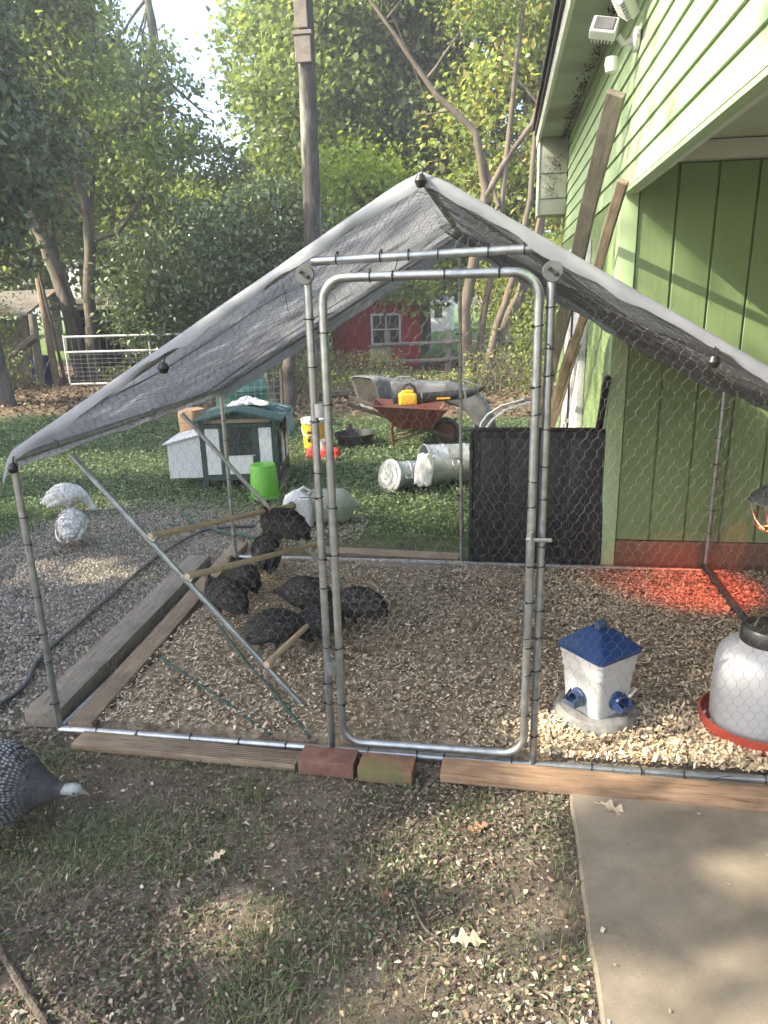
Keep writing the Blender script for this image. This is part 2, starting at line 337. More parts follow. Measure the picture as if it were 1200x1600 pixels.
# cheap smooth value noise for masks (numpy)
_g = rng.random((64, 64))
def vnoise(x, y, s=1.0, o=0.0):
    x = x*s + o; y = y*s + o*1.7; xi = np.floor(x).astype(int); yi = np.floor(y).astype(int); fx = x-xi; fy = y-yi
    fx = fx*fx*(3-2*fx); fy = fy*fy*(3-2*fy); g = lambda a, b: _g[a % 64, b % 64]
    return (g(xi, yi)*(1-fx) + g(xi+1, yi)*fx)*(1-fy) + (g(xi, yi+1)*(1-fx) + g(xi+1, yi+1)*fx)*fy

# ============================================================ GROUND
def ground_material():
    m, nt, b = new_mat('yard soil'); tc = nt.nodes.new('ShaderNodeTexCoord'); v = tc.outputs['Object']
    soil = ramp(nt, noise(nt, v, 9, 8, 0.7), [(0.3, (0.08, 0.064, 0.05)), (0.5, (0.15, 0.122, 0.097)), (0.72, (0.24, 0.20, 0.165))])
    green = ramp(nt, noise(nt, v, 16, 6), [(0.35, (0.03, 0.05, 0.018)), (0.65, (0.07, 0.10, 0.035))])
    litter = ramp(nt, noise(nt, v, 6, 8, 0.75), [(0.3, (0.09, 0.065, 0.045)), (0.7, (0.24, 0.18, 0.125))])
    sx = nt.nodes.new('ShaderNodeSeparateXYZ'); nt.links.new(v, sx.inputs[0])
    w = N(nt, 'ShaderNodeTexNoise', Scale=0.55, Detail=5.0); nt.links.new(v, w.inputs['Vector'])
    ad = N(nt, 'ShaderNodeMath', operation='MULTIPLY_ADD'); ad.inputs[1].default_value = 3.0; nt.links.new(w.outputs['Fac'], ad.inputs[0]); nt.links.new(sx.outputs['Y'], ad.inputs[2])
    def step(val, a, c):
        r = nt.nodes.new('ShaderNodeMapRange'); r.inputs[1].default_value = a; r.inputs[2].default_value = c; nt.links.new(val, r.inputs[0]); return r.outputs[0]
    near = mixc(nt, step(ad.outputs[0], 3.2, 4.2), soil, green)           # lawn starts past the pen
    far = mixc(nt, step(ad.outputs[0], 9.0, 10.2), near, litter)
    far2 = mixc(nt, step(ad.outputs[0], 19.0, 20.5), far, (0.10, 0.16, 0.04))
    nt.links.new(far2, b.inputs['Base Color']); b.inputs['Roughness'].default_value = 0.95; b.inputs['Specular IOR Level'].default_value = 0.1
    bump(nt, b, noise(nt, v, 30, 8, 0.7), 0.8, 0.02); return m
MT['soil'] = ground_material()
def axis(a, b, fine, lo=-150, hi=150):
    x = list(np.arange(a, b, fine)); s = fine
    y = b
    while y < hi: x.append(y); s *= 1.35; y += s
    x.append(hi); s = fine; y = a - fine; pre = []
    while y > lo: pre.append(y); s *= 1.35; y -= s
    return np.array([lo] + pre[::-1] + x)
gx = axis(-4, 3, 0.06); gy = axis(-2.2, 5, 0.06, -60, 200)
GX, GY = np.meshgrid(gx, gy)
GZ = -0.012 + 0.012*vnoise(GX, GY, 6, 3) + 0.006*vnoise(GX, GY, 17, 9)
V = np.stack([GX, GY, GZ], -1).reshape(-1, 3); nx = len(gx); ny = len(gy)
ii = (np.arange(ny-1)[:, None]*nx + np.arange(nx-1)[None]).ravel()
tag(npmesh('ground', V, np.stack([ii, ii+1, ii+1+nx, ii+nx], 1), 'soil', smooth=True), 'brown yard soil with weeds and leaf litter', kind='structure')

def concrete_mat():
    m, nt, b = new_mat('worn concrete'); v = coords(nt, (1, 1, 1), False)
    col = ramp(nt, noise(nt, v, 2.2, 8, 0.6), [(0.3, (0.125, 0.108, 0.083)), (0.5, (0.20, 0.173, 0.135)), (0.7, (0.27, 0.237, 0.187))])
    sp = ramp(nt, noise(nt, v, 420, 2, 0.9), [(0.25, (0.6, 0.6, 0.6)), (0.5, (1, 1, 1)), (0.75, (1.3, 1.3, 1.3))])
    col = mixc(nt, 0.7, col, sp, 'MULTIPLY')
    st = ramp(nt, noise(nt, v, 1.1, 6, 0.65, 1.0), [(0.5, (0, 0, 0)), (0.62, (0.55, 0.55, 0.55))]); col = mixc(nt, st, col, (0.12, 0.105, 0.085))
    nt.links.new(col, b.inputs['Base Color']); b.inputs['Roughness'].default_value = 0.9; b.inputs['Specular IOR Level'].default_value = 0.2
    bump(nt, b, noise(nt, v, 300, 6, 0.8), 0.4, 0.003); return m
MT['concrete'] = concrete_mat()
b_ = MB(); rr = random.Random(4)
edge = [(0.515 + rr.uniform(-.004, .004), 2.05 - i*0.09) for i in range(58)]
top = [(x, y, 0.018) for x, y in edge]; k = len(top)
b_.add(top + [(4.6, edge[-1][1], 0.018), (4.6, 2.05, 0.018)] + [(x-0.008, y, 0.006) for x, y in edge] + [(x-0.01, y, -0.1) for x, y in edge],
       [tuple(range(k+2))[::-1]] + [(i, i+1, k+2+i+1, k+2+i) for i in range(k-1)] + [(k+2+i, k+2+i+1, 2*k+2+i+1, 2*k+2+i) for i in range(k-1)])
tag(b_.build('concrete_slab', 'concrete', smooth=False), 'worn concrete slab with chipped edge', kind='structure')

# bedding bed under the shavings
def bed():
    xs = np.linspace(-1.40, 2.40, 120); ys = np.linspace(0.03, 2.02, 90); X, Y = np.meshgrid(xs, ys)
    e = np.minimum.reduce([X+1.40, 2.40-X, Y-0.03, 2.02-Y])
    Z = 0.022 + 0.012*vnoise(X, Y, 5, 1) + 0.008*vnoise(X, Y, 15, 2); Z = np.where(e < 0.05, Z*np.clip(e/0.05, 0.2, 1), Z)
    V = np.stack([X, Y, Z], -1).reshape(-1, 3); nx = 120; ii = (np.arange(89)[:, None]*nx + np.arange(119)[None]).ravel()
    return npmesh('bedding_floor', V, np.stack([ii, ii+1, ii+1+nx, ii+nx], 1), 'bedding', smooth=True)
MT['bedding'] = vary('trodden shavings and droppings', (0.13, 0.105, 0.075), (0.36, 0.29, 0.21), 0.95, scale=26, bs=1.0, bd=0.01, c3=(0.13, 0.10, 0.07), spec=0.1, lo=0.35, hi=0.62)
tag(bed(), 'trodden brown bedding floor of the run', kind='structure')

# ------------------------------------------------------------ scatter helpers (joined stuff)
def flakes(name, P, L, Wd, tint, mat, tilt=0.35, curl=0.25, yaw=None):
    n = len(P); yaw = rng.uniform(0, 2*np.pi, n) if yaw is None else yaw
    d = np.stack([np.cos(yaw), np.sin(yaw), rng.normal(0, tilt, n)], 1); d /= np.linalg.norm(d, axis=1)[:, None]
    s = np.stack([-np.sin(yaw), np.cos(yaw), rng.normal(0, tilt, n)], 1); s /= np.linalg.norm(s, axis=1)[:, None]
    L = L[:, None]; Wd = Wd[:, None]; up = np.array([0, 0, 1.0])
    a = P - d*L*.5; c = P + d*L*.5; sk = rng.uniform(-.3, .3, (n, 1))
    b = P + s*Wd*.5 + d*L*sk + up*L*curl*rng.random((n, 1)); e = P - s*Wd*.5 + d*L*sk*.5 + up*L*curl*rng.random((n, 1))
    V = np.stack([a, e, c, b], 1).reshape(-1, 3); F = np.arange(4*n).reshape(-1, 4)
    return npmesh(name, V, F, mat, np.repeat(tint, 4, 0))
def chips(name, P, L, Wd, tint, mat, tilt=0.3):
    """irregular five-corner flat shavings"""
    n = len(P); yaw = rng.uniform(0, 2*np.pi, n)
    d = np.stack([np.cos(yaw), np.sin(yaw), rng.normal(0, tilt, n)], 1); s = np.stack([-np.sin(yaw), np.cos(yaw), rng.normal(0, tilt, n)], 1)
    L = L[:, None]; Wd = Wd[:, None]; up = np.array([0, 0, 1.0]); pts = []
    for (u, w) in ((-.5, -.35), (.1, -.5), (.5, -.25), (.42, .4), (-.3, .5)):
        pts.append(P + d*L*(u + rng.uniform(-.14, .14, (n, 1))) + s*Wd*(w + rng.uniform(-.18, .18, (n, 1))) + up*Wd*rng.uniform(0, .35, (n, 1)))
    V = np.stack(pts, 1).reshape(-1, 3); return npmesh(name, V, np.arange(5*n).reshape(-1, 5), mat, np.repeat(tint, 5, 0))
def stones(name, P, S, tint):
    n = len(P); base = np.array([[1,0,0],[0,1,0],[-1,0,0],[0,-1,0],[0,0,.8],[0,0,-.6]], float)
    A = rng.uniform(0, 2*np.pi, n); c, s = np.cos(A), np.sin(A)
    V = base[None]*(S[:, None, None]*.5)*rng.uniform(.55, 1.15, (n, 6, 1)); V = V*np.stack([np.ones(n), rng.uniform(.6, 1, n), rng.uniform(.4, .8, n)], 1)[:, None]
    X = V[..., 0]*c[:, None] - V[..., 1]*s[:, None]; Y = V[..., 0]*s[:, None] + V[..., 1]*c[:, None]
    V = np.stack([X, Y, V[..., 2]], -1) + P[:, None]
    V[:, :4, 2] -= .25*S[:, None]; V = V[:, :5]; f = np.array([[0,1,4],[1,2,4],[2,3,4],[3,0,4]]); F = (np.arange(n)[:, None, None]*5 + f[None]).reshape(-1, 3)
    return npmesh(name, V.reshape(-1, 3), F, 'stone_bits', np.repeat(tint, 5, 0))
def blades(name, P, H, tint, lean=0.5, w=0.0022):
    n = len(P); yaw = rng.uniform(0, 2*np.pi, n); d = np.stack([np.cos(yaw), np.sin(yaw), np.zeros(n)], 1); s = np.stack([-np.sin(yaw), np.cos(yaw), np.zeros(n)], 1)
    H = H[:, None]; ln = np.abs(rng.normal(0, lean, (n, 1))); up = np.array([0, 0, 1.0])
    w = w*rng.uniform(.7, 1.4, (n, 1)); m = P + up*H*.6 + d*H*ln*.4; t = P + up*H*(1-.2*np.clip(ln, 0, 2)) + d*H*ln
    V = np.stack([P-s*w, P+s*w, m+s*w*.8, m-s*w*.8, t], 1).reshape(-1, 3); i = np.arange(n)[:, None]*5
    F = np.concatenate([i + np.array([[0, 1, 2]]), i + np.array([[0, 2, 3]]), i + np.array([[3, 2, 4]])]); return npmesh(name, V, F, 'grass', np.repeat(tint, 5, 0))
def palette(n, cols, wts, jit=0.15):
    cols = np.array(cols); idx = rng.choice(len(cols), n, p=np.array(wts)/sum(wts)); return np.clip(cols[idx]*(1+rng.normal(0, jit, (n, 1))), 0.004, 0.9)
def region(n, x0, x1, y0, y1, dens):
    x = rng.uniform(x0, x1, n); y = rng.uniform(y0, y1, n); k = rng.random(n) < dens(x, y); return x[k], y[k]
WOODC = [(0.46, 0.375, 0.265), (0.56, 0.475, 0.355), (0.36, 0.285, 0.20), (0.20, 0.16, 0.115), (0.66, 0.59, 0.47)]

# bedding shavings in the run
x, y = region(72000, -1.39, 2.3, 0.04, 2.0, lambda x, y: np.clip(0.12 + 1.25*vnoise(x, y, 3.0, 5), 0, 1))
n = len(x); P = np.stack([x, y, 0.034 + 0.012*vnoise(x, y, 5, 1) + rng.uniform(0, .012, n)], 1)
TW = palette(n, WOODC, [3, 3, 3, 2.4, 1.2], .2); fw = np.clip((x+.1)/1.0, 0, 1)*np.clip(.3+1.1*vnoise(x, y, 2.0, 21), 0, 1); TW = np.clip(TW*(1-.6*fw[:, None]) + .6*fw[:, None]*np.array([.85, .68, .45]), 0, .8)
tag(chips('wood_shavings', P, np.exp(rng.normal(math.log(.012), .45, n)), np.exp(rng.normal(math.log(.006), .4, n)), TW, 'chip'), 'pale brown wood shavings covering the floor of the run', 'wood shavings', kind='stuff')
# fresh pale heap at the front right
x, y = region(10000, 0.42, 1.5, 0.02, 0.42, lambda x, y: np.clip(1.25 - 3.2*y + 0.9*(vnoise(x, y, 6, 8)-.5), 0, 1)*(x > 0.42)); n = len(x)
P = np.stack([x, y, 0.04 + rng.uniform(0, .03, n)], 1)
tag(chips('fresh_shavings', P, rng.uniform(.007, .026, n), rng.uniform(.005, .014, n), palette(n, [(0.62, 0.50, 0.33), (0.54, 0.41, 0.26), (0.70, 0.60, 0.44)], [3, 2, 2]), 'chip', 0.5), 'fresh pale pine shavings heaped inside the front rail', 'wood shavings', kind='stuff')
# spilled chips in the foreground
def spill(x, y):
    a = np.exp(-(((x-0.33)/0.24)**2 + ((y+0.92)/0.18)**2)*1.4)*1.0 + np.exp(-(((x-0.12)/.13)**2 + ((y+0.50)/0.075)**2)*1.6)*.8 + 0.05 + 0.25*np.exp(-((y+.2)/.06)**2)*(x > -.1)
    return np.where((x < 0.50), np.clip(a*(0.2 + 1.2*vnoise(x, y, 9, 2)), 0, 1), 0.012)
x, y = region(11000, -1.6, 1.5, -1.75, -0.15, spill); n = len(x)
P = np.stack([x, y, np.where(x > .51, .021, .006) + rng.uniform(0, .006, n)], 1)
tag(chips('spilled_chips', P, rng.uniform(.006, .026, n)*rng.uniform(.5, 1, n), rng.uniform(.004, .013, n), palette(n, [(0.50, 0.42, 0.31), (0.40, 0.30, 0.20), (0.60, 0.54, 0.44), (0.26, 0.19, 0.13)], [3, 3, 1.5, 3], .2), 'chip', 0.25), 'pale wood chips spilled on the soil outside the door', 'wood chips', kind='stuff')
# leaf litter
x, y = region(90000, -2.6, 0.50, -1.9, 0.0, lambda x, y: np.clip(1.5*vnoise(x, y, 2.6, 11) - .12, .08, 1)); n = len(x)
P = np.stack([x, y, rng.uniform(.001, .012, n)], 1)
tag(flakes('leaf_litter', P, rng.uniform(.006, .036, n)*rng.uniform(.3, 1, n)**1.5+.004, rng.uniform(.0018, .011, n), palette(n, [(0.15, 0.12, 0.095), (0.22, 0.18, 0.14), (0.09, 0.072, 0.057), (0.31, 0.275, 0.23), (0.11, 0.14, 0.075)], [4, 3.5, 3.5, 1.2, 3], .25), 'chip', 0.3, 0.35), 'small brown dead leaves and bits littering the soil', 'leaf litter', kind='stuff')
x, y = region(40000, -2.6, 0.505, -1.9, -0.02, lambda x, y: 0.3 + 0.7*vnoise(x, y, 7, 4)); n = len(x)
tag(stones('soil_crumbs', np.stack([x, y, rng.uniform(-.004, .004, n)], 1), rng.uniform(.003, .014, n), palette(n, [(0.14, 0.11, 0.085), (0.09, 0.07, 0.055), (0.20, 0.165, 0.13), (0.30, 0.27, 0.235)], [4, 3, 3, 1.2])), 'crumbly brown soil clods in the foreground', 'soil', kind='stuff')
# grass + weeds foreground
def tufts(x, y):
    t = np.clip((vnoise(x, y, 3.4, 7)-.36)*2.4, 0, 1)*.9*(.35+.65*np.clip((.35-x)/.9, 0, 1))
    for cx, cy, r, s in ((-0.98, -0.62, .09, 1), (-0.95, -.12, .07, .8), (0.22, -0.2, .05, .8), (-0.35, -.98, .10, .8), (-0.62, -0.28, .06, .7), (0.15, -.24, .05, .7), (0.47, -.45, .04, .5), (-1.55, -.15, .12, .9)): t = t + s*np.exp(-(((x-cx)/r)**2 + ((y-cy)/r)**2))
    return np.clip(t, 0.02, 1)*(x < 0.505)
x, y = region(150000, -2.7, 0.5, -1.9, -0.13, lambda x, y: tufts(x, y)*0.75); n = len(x)
tag(blades('grass_tufts', np.stack([x, y, np.full(n, -.004)], 1), rng.uniform(.010, .045, n), palette(n, [(0.125, 0.175, 0.08), (0.10, 0.145, 0.065), (0.18, 0.21, 0.11), (0.34, 0.30, 0.20)], [4, 4, 2, 2.5]), 1.1, 0.0010), 'thin green grass tufts growing on the bare soil', 'grass', kind='stuff')
x, y = region(13000, -2.6, 0.5, -1.8, -0.16, lambda x, y: tufts(x*1.1+.3, y)*0.6); n = len(x)
tag(flakes('ground_weeds', np.stack([x, y, rng.uniform(.008, .026, n)], 1), rng.uniform(.007, .018, n), rng.uniform(.005, .012, n), palette(n, [(0.09, 0.15, 0.055), (0.07, 0.12, 0.045), (0.13, 0.19, 0.075)], [3, 3, 1]), 'grass', 0.35, 0.1), 'small round leaved weeds in the foreground soil', 'weeds', kind='stuff')

# gravel
def gravel_d(x, y):
    c = -2.75 + 0.12*y; d = 1 - np.clip((np.abs(x-c)-0.75)/0.5, 0, 1); d = d*np.clip((3.7-y)/.9, 0, 1)*np.clip((y+0.55)/.5, 0, 1)
    e = np.clip(1-np.abs(y-2.75-0.25*(x+1.2))/.5, 0, 1)*(x > -2.4)*(x < -0.75)
    return np.clip(np.maximum(d, e)*(0.15+1.25*vnoise(x, y, 2.2, 6)), 0, 1)
x, y = region(100000, -4.4, -0.6, -0.6, 3.9, gravel_d); k = ~((x > -1.42) & (y < 2.05)); x, y = x[k], y[k]; n = len(x)
tag(stones('gravel', np.stack([x, y, rng.uniform(.0, .010, n)], 1), rng.uniform(.010, .030, n), palette(n, [(0.24, 0.21, 0.165), (0.31, 0.275, 0.225), (0.15, 0.125, 0.095), (0.38, 0.35, 0.30)], [4, 3, 3, 1])), 'loose pale grey gravel beside the run', 'gravel', kind='stuff')

# lawn of clover / low ground cover
def lawn_d(x, y):
    g = gravel_d(x, y); d = np.clip((y-2.55+0.5*(vnoise(x, y, 1.6, 3)-.5))/.5, 0, 1)*np.clip((9.0-y-1.2*vnoise(x, y, .8, 1))/1.4, 0, 1)
    l = np.clip(1-np.abs(x+1.75)/.35, 0, 1)*.25*(y < 2.6)*(y > -.2)
    l2 = ((x < -3.3) & (y < 2.6))*np.clip((vnoise(x, y, 1.5, 13)-.3)*1.8, 0, .8)
    return np.clip(np.maximum.reduce([d, l, l2])*(1-.8*g)*(0.55+.8*vnoise(x, y, 3.2, 17)), 0, 1)
x, y = region(150000, -7.5, 1.0, -0.1, 9.2, lambda x, y: lawn_d(x, y)*np.clip(1.15-0.09*y, .3, 1)); k = ~((x > -1.62) & (y < 2.1)); x, y = x[k], y[k]; n = len(x)
sz = np.clip(0.012 + 0.0040*y, .014, .042)
tag(flakes('clover_lawn', np.stack([x, y, rng.uniform(.01, .055, n)], 1), sz*rng.uniform(.8, 1.5, n), sz*rng.uniform(.6, 1.1, n), palette(n, [(0.125, 0.175, 0.085), (0.17, 0.225, 0.115), (0.085, 0.13, 0.06), (0.23, 0.28, 0.15)], [4, 3, 3, 1]), 'grass', 0.45, 0.1), 'dense green clover and low weeds of the back yard', 'ground cover', kind='stuff')
x, y = region(26000, -7.0, 1.0, 0.0, 9.0, lambda x, y: lawn_d(x, y)*.8); k = ~((x > -1.62) & (y < 2.1)); x, y = x[k], y[k]; n = len(x)
tag(blades('lawn_grass', np.stack([x, y, np.zeros(n)], 1), rng.uniform(.03, .09, n), palette(n, [(0.14, 0.19, 0.09), (0.11, 0.155, 0.07), (0.20, 0.24, 0.12)], [4, 3, 2]), 0.7, 0.004), 'grass blades among the clover of the back yard', 'grass', kind='stuff')
# forest litter beyond the lawn
x, y = region(30000, -14, 2.5, 7.3, 17, lambda x, y: np.clip((y-7.6)/1.2, 0, 1)*(.4+.6*vnoise(x, y, 1, 2))); n = len(x)
tag(flakes('fallen_leaves', np.stack([x, y, rng.uniform(.0, .05, n)], 1), rng.uniform(.05, .13, n), rng.uniform(.03, .07, n), palette(n, [(0.16, 0.11, 0.075), (0.24, 0.175, 0.12), (0.09, 0.065, 0.045), (0.10, 0.12, 0.05)], [4, 3, 3, 1.4]), 'chip', 0.5, 0.2), 'brown fallen leaves carpeting the ground under the trees', 'fallen leaves', kind='stuff')

# ============================================================ GREEN BUILDING
XW = 0.88; YP = 2.10; YE = 6.2
house = thing('green_building', 'pale green timber building with lap siding above an open carport bay', 'building')
# wall cores
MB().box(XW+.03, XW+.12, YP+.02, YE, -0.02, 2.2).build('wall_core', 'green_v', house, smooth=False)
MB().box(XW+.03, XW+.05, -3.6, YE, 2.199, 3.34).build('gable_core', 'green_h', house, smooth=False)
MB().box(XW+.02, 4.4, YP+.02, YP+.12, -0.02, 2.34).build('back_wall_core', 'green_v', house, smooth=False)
# lap siding boards along Y
rr = random.Random(2)
for i in range(10):
    z0 = 2.2 + .114*i; b = MB(); T = None
    v = [(XW, -3.6, z0), (XW+.03, -3.6, z0), (XW+.03, -3.6, z0+.112), (XW+.012, -3.6, z0+.112)]
    v2 = [(p[0], YE+.002*i, p[2]) for p in v]
    b.add(v + v2, [(0,1,2,3), (7,6,5,4), (0,4,5,1), (1,5,6,2), (2,6,7,3), (3,7,4,0)])
    b.build('siding_board', 'green_h', house, smooth=False)
# vertical grooved panels, far side wall (faces the yard)
def plank_me(w, h, t, axis, name, mat='green_v'):
    b = MB()
    if axis == 'y': b.rbox(0, t, 0, w, 0, h, .003, 1)
    else: b.rbox(0, w, 0, t, 0, h, .003, 1)
    return b.build(name, mat, mesh_only=True)
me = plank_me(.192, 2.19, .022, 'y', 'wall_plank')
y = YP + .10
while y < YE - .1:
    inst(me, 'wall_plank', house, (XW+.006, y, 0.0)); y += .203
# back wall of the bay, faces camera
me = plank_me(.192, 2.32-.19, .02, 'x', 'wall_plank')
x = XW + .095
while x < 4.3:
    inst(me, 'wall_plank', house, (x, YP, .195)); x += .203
MB().rbox(XW-.004, XW+.09, YP-.012, YP+.095, 0.0, 2.196, .004).build('corner_trim', 'green_h', house)
MB().rbox(XW+.094, 4.35, YP-.006, YP+.02, 0.0, .19, .004).build('baseboard', 'brown_base', house)
MB().rbox(XW+.095, 4.35, YP-.07, YP+.02, 2.33, 2.42, .005).build('ceiling_beam', 'trim', house)
MB().box(XW+.05, 4.4, -3.6, YP+.1, 2.425, 2.46).build('ceiling', 'trim', house, smooth=False)
MB().rbox(XW+.002, XW+.05, -3.6, YP-.02, 2.178, 2.198, .003).build('header_lip', 'green_h', house)
MB().box(XW+.052, XW+.08, -3.6, YP-.02, 2.185, 2.42).build('header_board', 'trim', house, smooth=False)
MB().box(4.4, 4.5, -3.6, YP+.1, 0, 2.46).build('side_wall', 'green_v', house, smooth=False)
MB().rbox(XW-.0, XW+.12, -3.6, -3.45, 0, 2.17, .004).build('corner_post', 'green_h', house)
nm = MB().lathe([(0, 0), (.004, 0), (.0035, .0012), (0, .0015)], 7).build('nail_head', 'galv_dull', mesh_only=True)
for i in range(11):
    for z in (.32, .95, 1.6, 2.22): inst(nm, 'nail_head', house, (XW+.11+i*.203, YP-.0005, z), (math.pi/2, 0, 0))
for k in range(9):
    for yy in np.arange(-.6, 5.8, .8): inst(nm, 'nail_head', house, (XW+.002+.001, yy+.03*k, 2.215+.114*k), (0, -math.pi/2, 0))
# soffit, fascia, roof, cornice return
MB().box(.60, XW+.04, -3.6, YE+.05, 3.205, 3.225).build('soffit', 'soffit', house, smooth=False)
MB().rbox(.572, .598, -3.6, YE+.08, 3.165, 3.36, .004).build('fascia', 'trim', house)
b = MB(); b.add([(.525, -3.7, 3.34), (.525, YE+.15, 3.34), (4.9, YE+.15, 4.9), (4.9, -3.7, 4.9), (.525, -3.7, 3.385), (.525, YE+.15, 3.385), (4.9, YE+.15, 4.95), (4.9, -3.7, 4.95)],
    [(0,1,2,3)[::-1], (4,5,6,7), (0,4,5,1), (1,5,6,2), (2,6,7,3), (3,7,4,0)])
b.build('roof', 'shingle', house, smooth=False)
MB().rbox(.55, .571, -3.6, YE+.1, 3.29, 3.345, .003).build('drip_edge', 'shingle', house)
cr = MB().rbox(.60, XW-.002, YE-.28, YE+.02, 2.47, 3.20, .004).build('cornice_return', 'soffit', house)
for z in (2.62, 2.86): MB().box(.605, XW-.01, YE-.286, YE-.281, z, z+.006).build('panel_joint', 'dark_recess', cr, smooth=False)
MB().rbox(.585, .60, YE-.29, YE+.03, 2.46, 3.17, .003).build('return_trim', 'trim', cr)
MB().box(XW, 4.5, YE, YE+.05, 0, 3.3).build('far_end_wall', 'green_v', house, smooth=False)
# mildew-dark creeper stains as small dead ivy pieces along the soffit
P = []; 
for i in range(420):
    t = rr.random(); yy = 2.4 + t*3.7; P.append((XW-.035-abs(rr.gauss(0, .03)), yy, 3.195-rr.random()*.03))
for i in range(160): P.append((rr.gauss(.74, .05), YE-.295, 3.05-rr.random()*.42))
P = np.array(P); n = len(P)
iv = flakes('dead_ivy', P, rng.uniform(.01, .035, n), rng.uniform(.006, .02, n), palette(n, [(0.06, 0.055, 0.04), (0.10, 0.09, 0.06)], [1, 1]), 'chip', .8); iv.parent = house; iv['kind'] = 'stuff'
# white vertical pipe chase on the yard side
MB().rbox(XW-.05, XW+.003, 3.45, 4.75, 0.02, 2.05, .006).build('white_panel', 'white_paint', house)
MB().tube([(XW-.062, 3.95, 0.05), (XW-.062, 3.98, 2.02)], .009, 8).build('conduit', 'tie', house)
for z in (.62, 1.25): MB().rbox(XW-.085, XW-.045, 3.92, 4.0, z, z+.03, .004).build('pipe_clip', 'galv', house)
rebase(house, (XW, YP, 0))

# floodlight pair under the soffit
fl = thing('floodlight', 'twin white security floodlight fixed high on the green siding', 'floodlight', (XW, 1.88, 2.86))
b = MB().lathe([(.055, 0), (.055, .02), (.03, .03)], 20, Matrix.Rotation(-math.pi/2, 4, 'Y')); b.build('wall_plate', 'white_plastic', fl)
MB().tube([(-.02, 0, 0), (-.07, .01, -.01), (-.1, .0, .02)], .016, 10).build('bracket', 'white_plastic', fl)
def flood_head(loc, rot, s=1.0):
    T = Matrix.Translation(loc) @ Euler(rot).to_matrix().to_4x4() @ Matrix.Scale(s, 4)
    h = MB().rbox(-.075, .075, -.03, .03, -.06, .06, .012, 3, T).build('lamp_head', 'white_plastic', fl)
    MB().rbox(-.056, .056, -.036, -.029, -.045, .045, .004, 1, T).build('lamp_lens', 'grey_plastic', h)
    b = MB()
    for k in range(-3, 4): b.box(k*.019-.003, k*.019+.003, .03, .055, -.05, .05, T)
    b.build('cooling_fin', 'white_plastic', h)
flood_head((-.17, -.03, .05), (R_(-35), R_(12), R_(-10)), .85)
flood_head((-.09, -.16, .11), (R_(-50), R_(30), R_(55)), .82)
MB().lathe([(.0, -.05), (.028, -.045), (.034, -.01), (.03, .02), (.0, .03)], 18, Matrix.Translation((-.12, .02, -.085))).build('motion_sensor', 'white_plastic', fl)

# planks leaning on the side wall
def lean_plank(name, label, a, b, w, t, mat, tw=0.0, cut=10):
    a = Vector(a); b = Vector(b); L = (b-a).length; root = thing(name, label, 'plank', tuple(a), 0, None)
    dx = (b-a).normalized(); vy = dx.cross(Vector((.35, 1, -.1))).normalized(); vz = dx.cross(vy); q = Matrix((dx, vy, vz)).transposed().to_quaternion()
    o = MB().rbox(0, L, -w/2, w/2, -t/2, t/2, .004, 1, None, cut, .006).build('timber', mat, root)
    o.rotation_mode = 'QUATERNION'; o.rotation_quaternion = q @ Euler((tw, 0, 0)).to_quaternion(); return root
lean_plank('leaning_plank', 'tallest weathered grey plank leaning against the green side wall', (.56, 5.0, .03), (.80, 1.98, 2.66), .095, .04, 'lumber_grey', R_(8))
lean_plank('leaning_plank', 'shorter tan plank leaning beside the taller grey one', (.60, 4.55, .03), (.83, 1.72, 2.20), .055, .03, 'lumber', R_(5))
lean_plank('leaning_plank', 'short dark broken board leaning low behind the grey plank', (.60, 4.75, .03), (.80, 3.35, 1.33), .10, .02, 'lumber', R_(5))

# ============================================================ WALK-IN RUN
HE = 1.149; HP = 2.0115; Wc = 1.5; D = 2.036; DL = -.365; DR = .388
def roofz(u): return HP - (HP-HE)*abs(u)/Wc
coop = thing('chicken_run', 'walk-in galvanised tube chicken run with peaked grey tarp roof and open netting', 'chicken run')
def tb(name, pts, r=.0135, n=12, closed=False, mat='galv', parent=None): return MB().tube(pts, r, n, closed).build(name, mat, parent or coop)
def seg(a, b, k=2): return [lerp(a, b, i/k) for i in range(k+1)]
tb('base_rail', seg((-Wc, 0, .022), (-.36, 0, .02)) + seg((-.35, 0, .02), (.4, 0, .018))[1:] + seg((.41, 0, .018), (Wc, 0, .03))[1:], .016)
tb('base_rail', seg((-Wc, D, .022), (Wc, D, .03)), .016)
tb('base_rail', seg((-Wc, 0, .022), (-Wc, D, .022))); tb('base_rail', seg((Wc, 0, .045), (Wc, D, .06)), .02, mat='hose')
for u, yy, z1 in ((-Wc, 0, HE), (Wc, 0, HE), (-Wc, D, HE), (Wc, D, HE)): tb('corner_post', seg((u, yy, .0), (u, yy, z1)))
for u in (DL, DR): tb('door_post', seg((u, 0, .02), (u, 0, roofz(u)-.03)))
tb('centre_post', seg((0.02, D, .02), (0.0, D, HP)), .011)
tb('door_header', seg((DL+.02, -.012, 1.785), (DR-.04, -.012, 1.80)))
for yy in (0, D):
    for s in (-1, 1): tb('rafter', seg((s*Wc, yy, HE), (0, yy, HP)), .0135)
tb('ridge_pole', seg((0, 0, HP), (0, D, HP)), .0135)
for s in (-1, 1):
    tb('eave_rail', seg((s*Wc, 0, HE-.005), (s*Wc, D, HE-.005)), .0135)
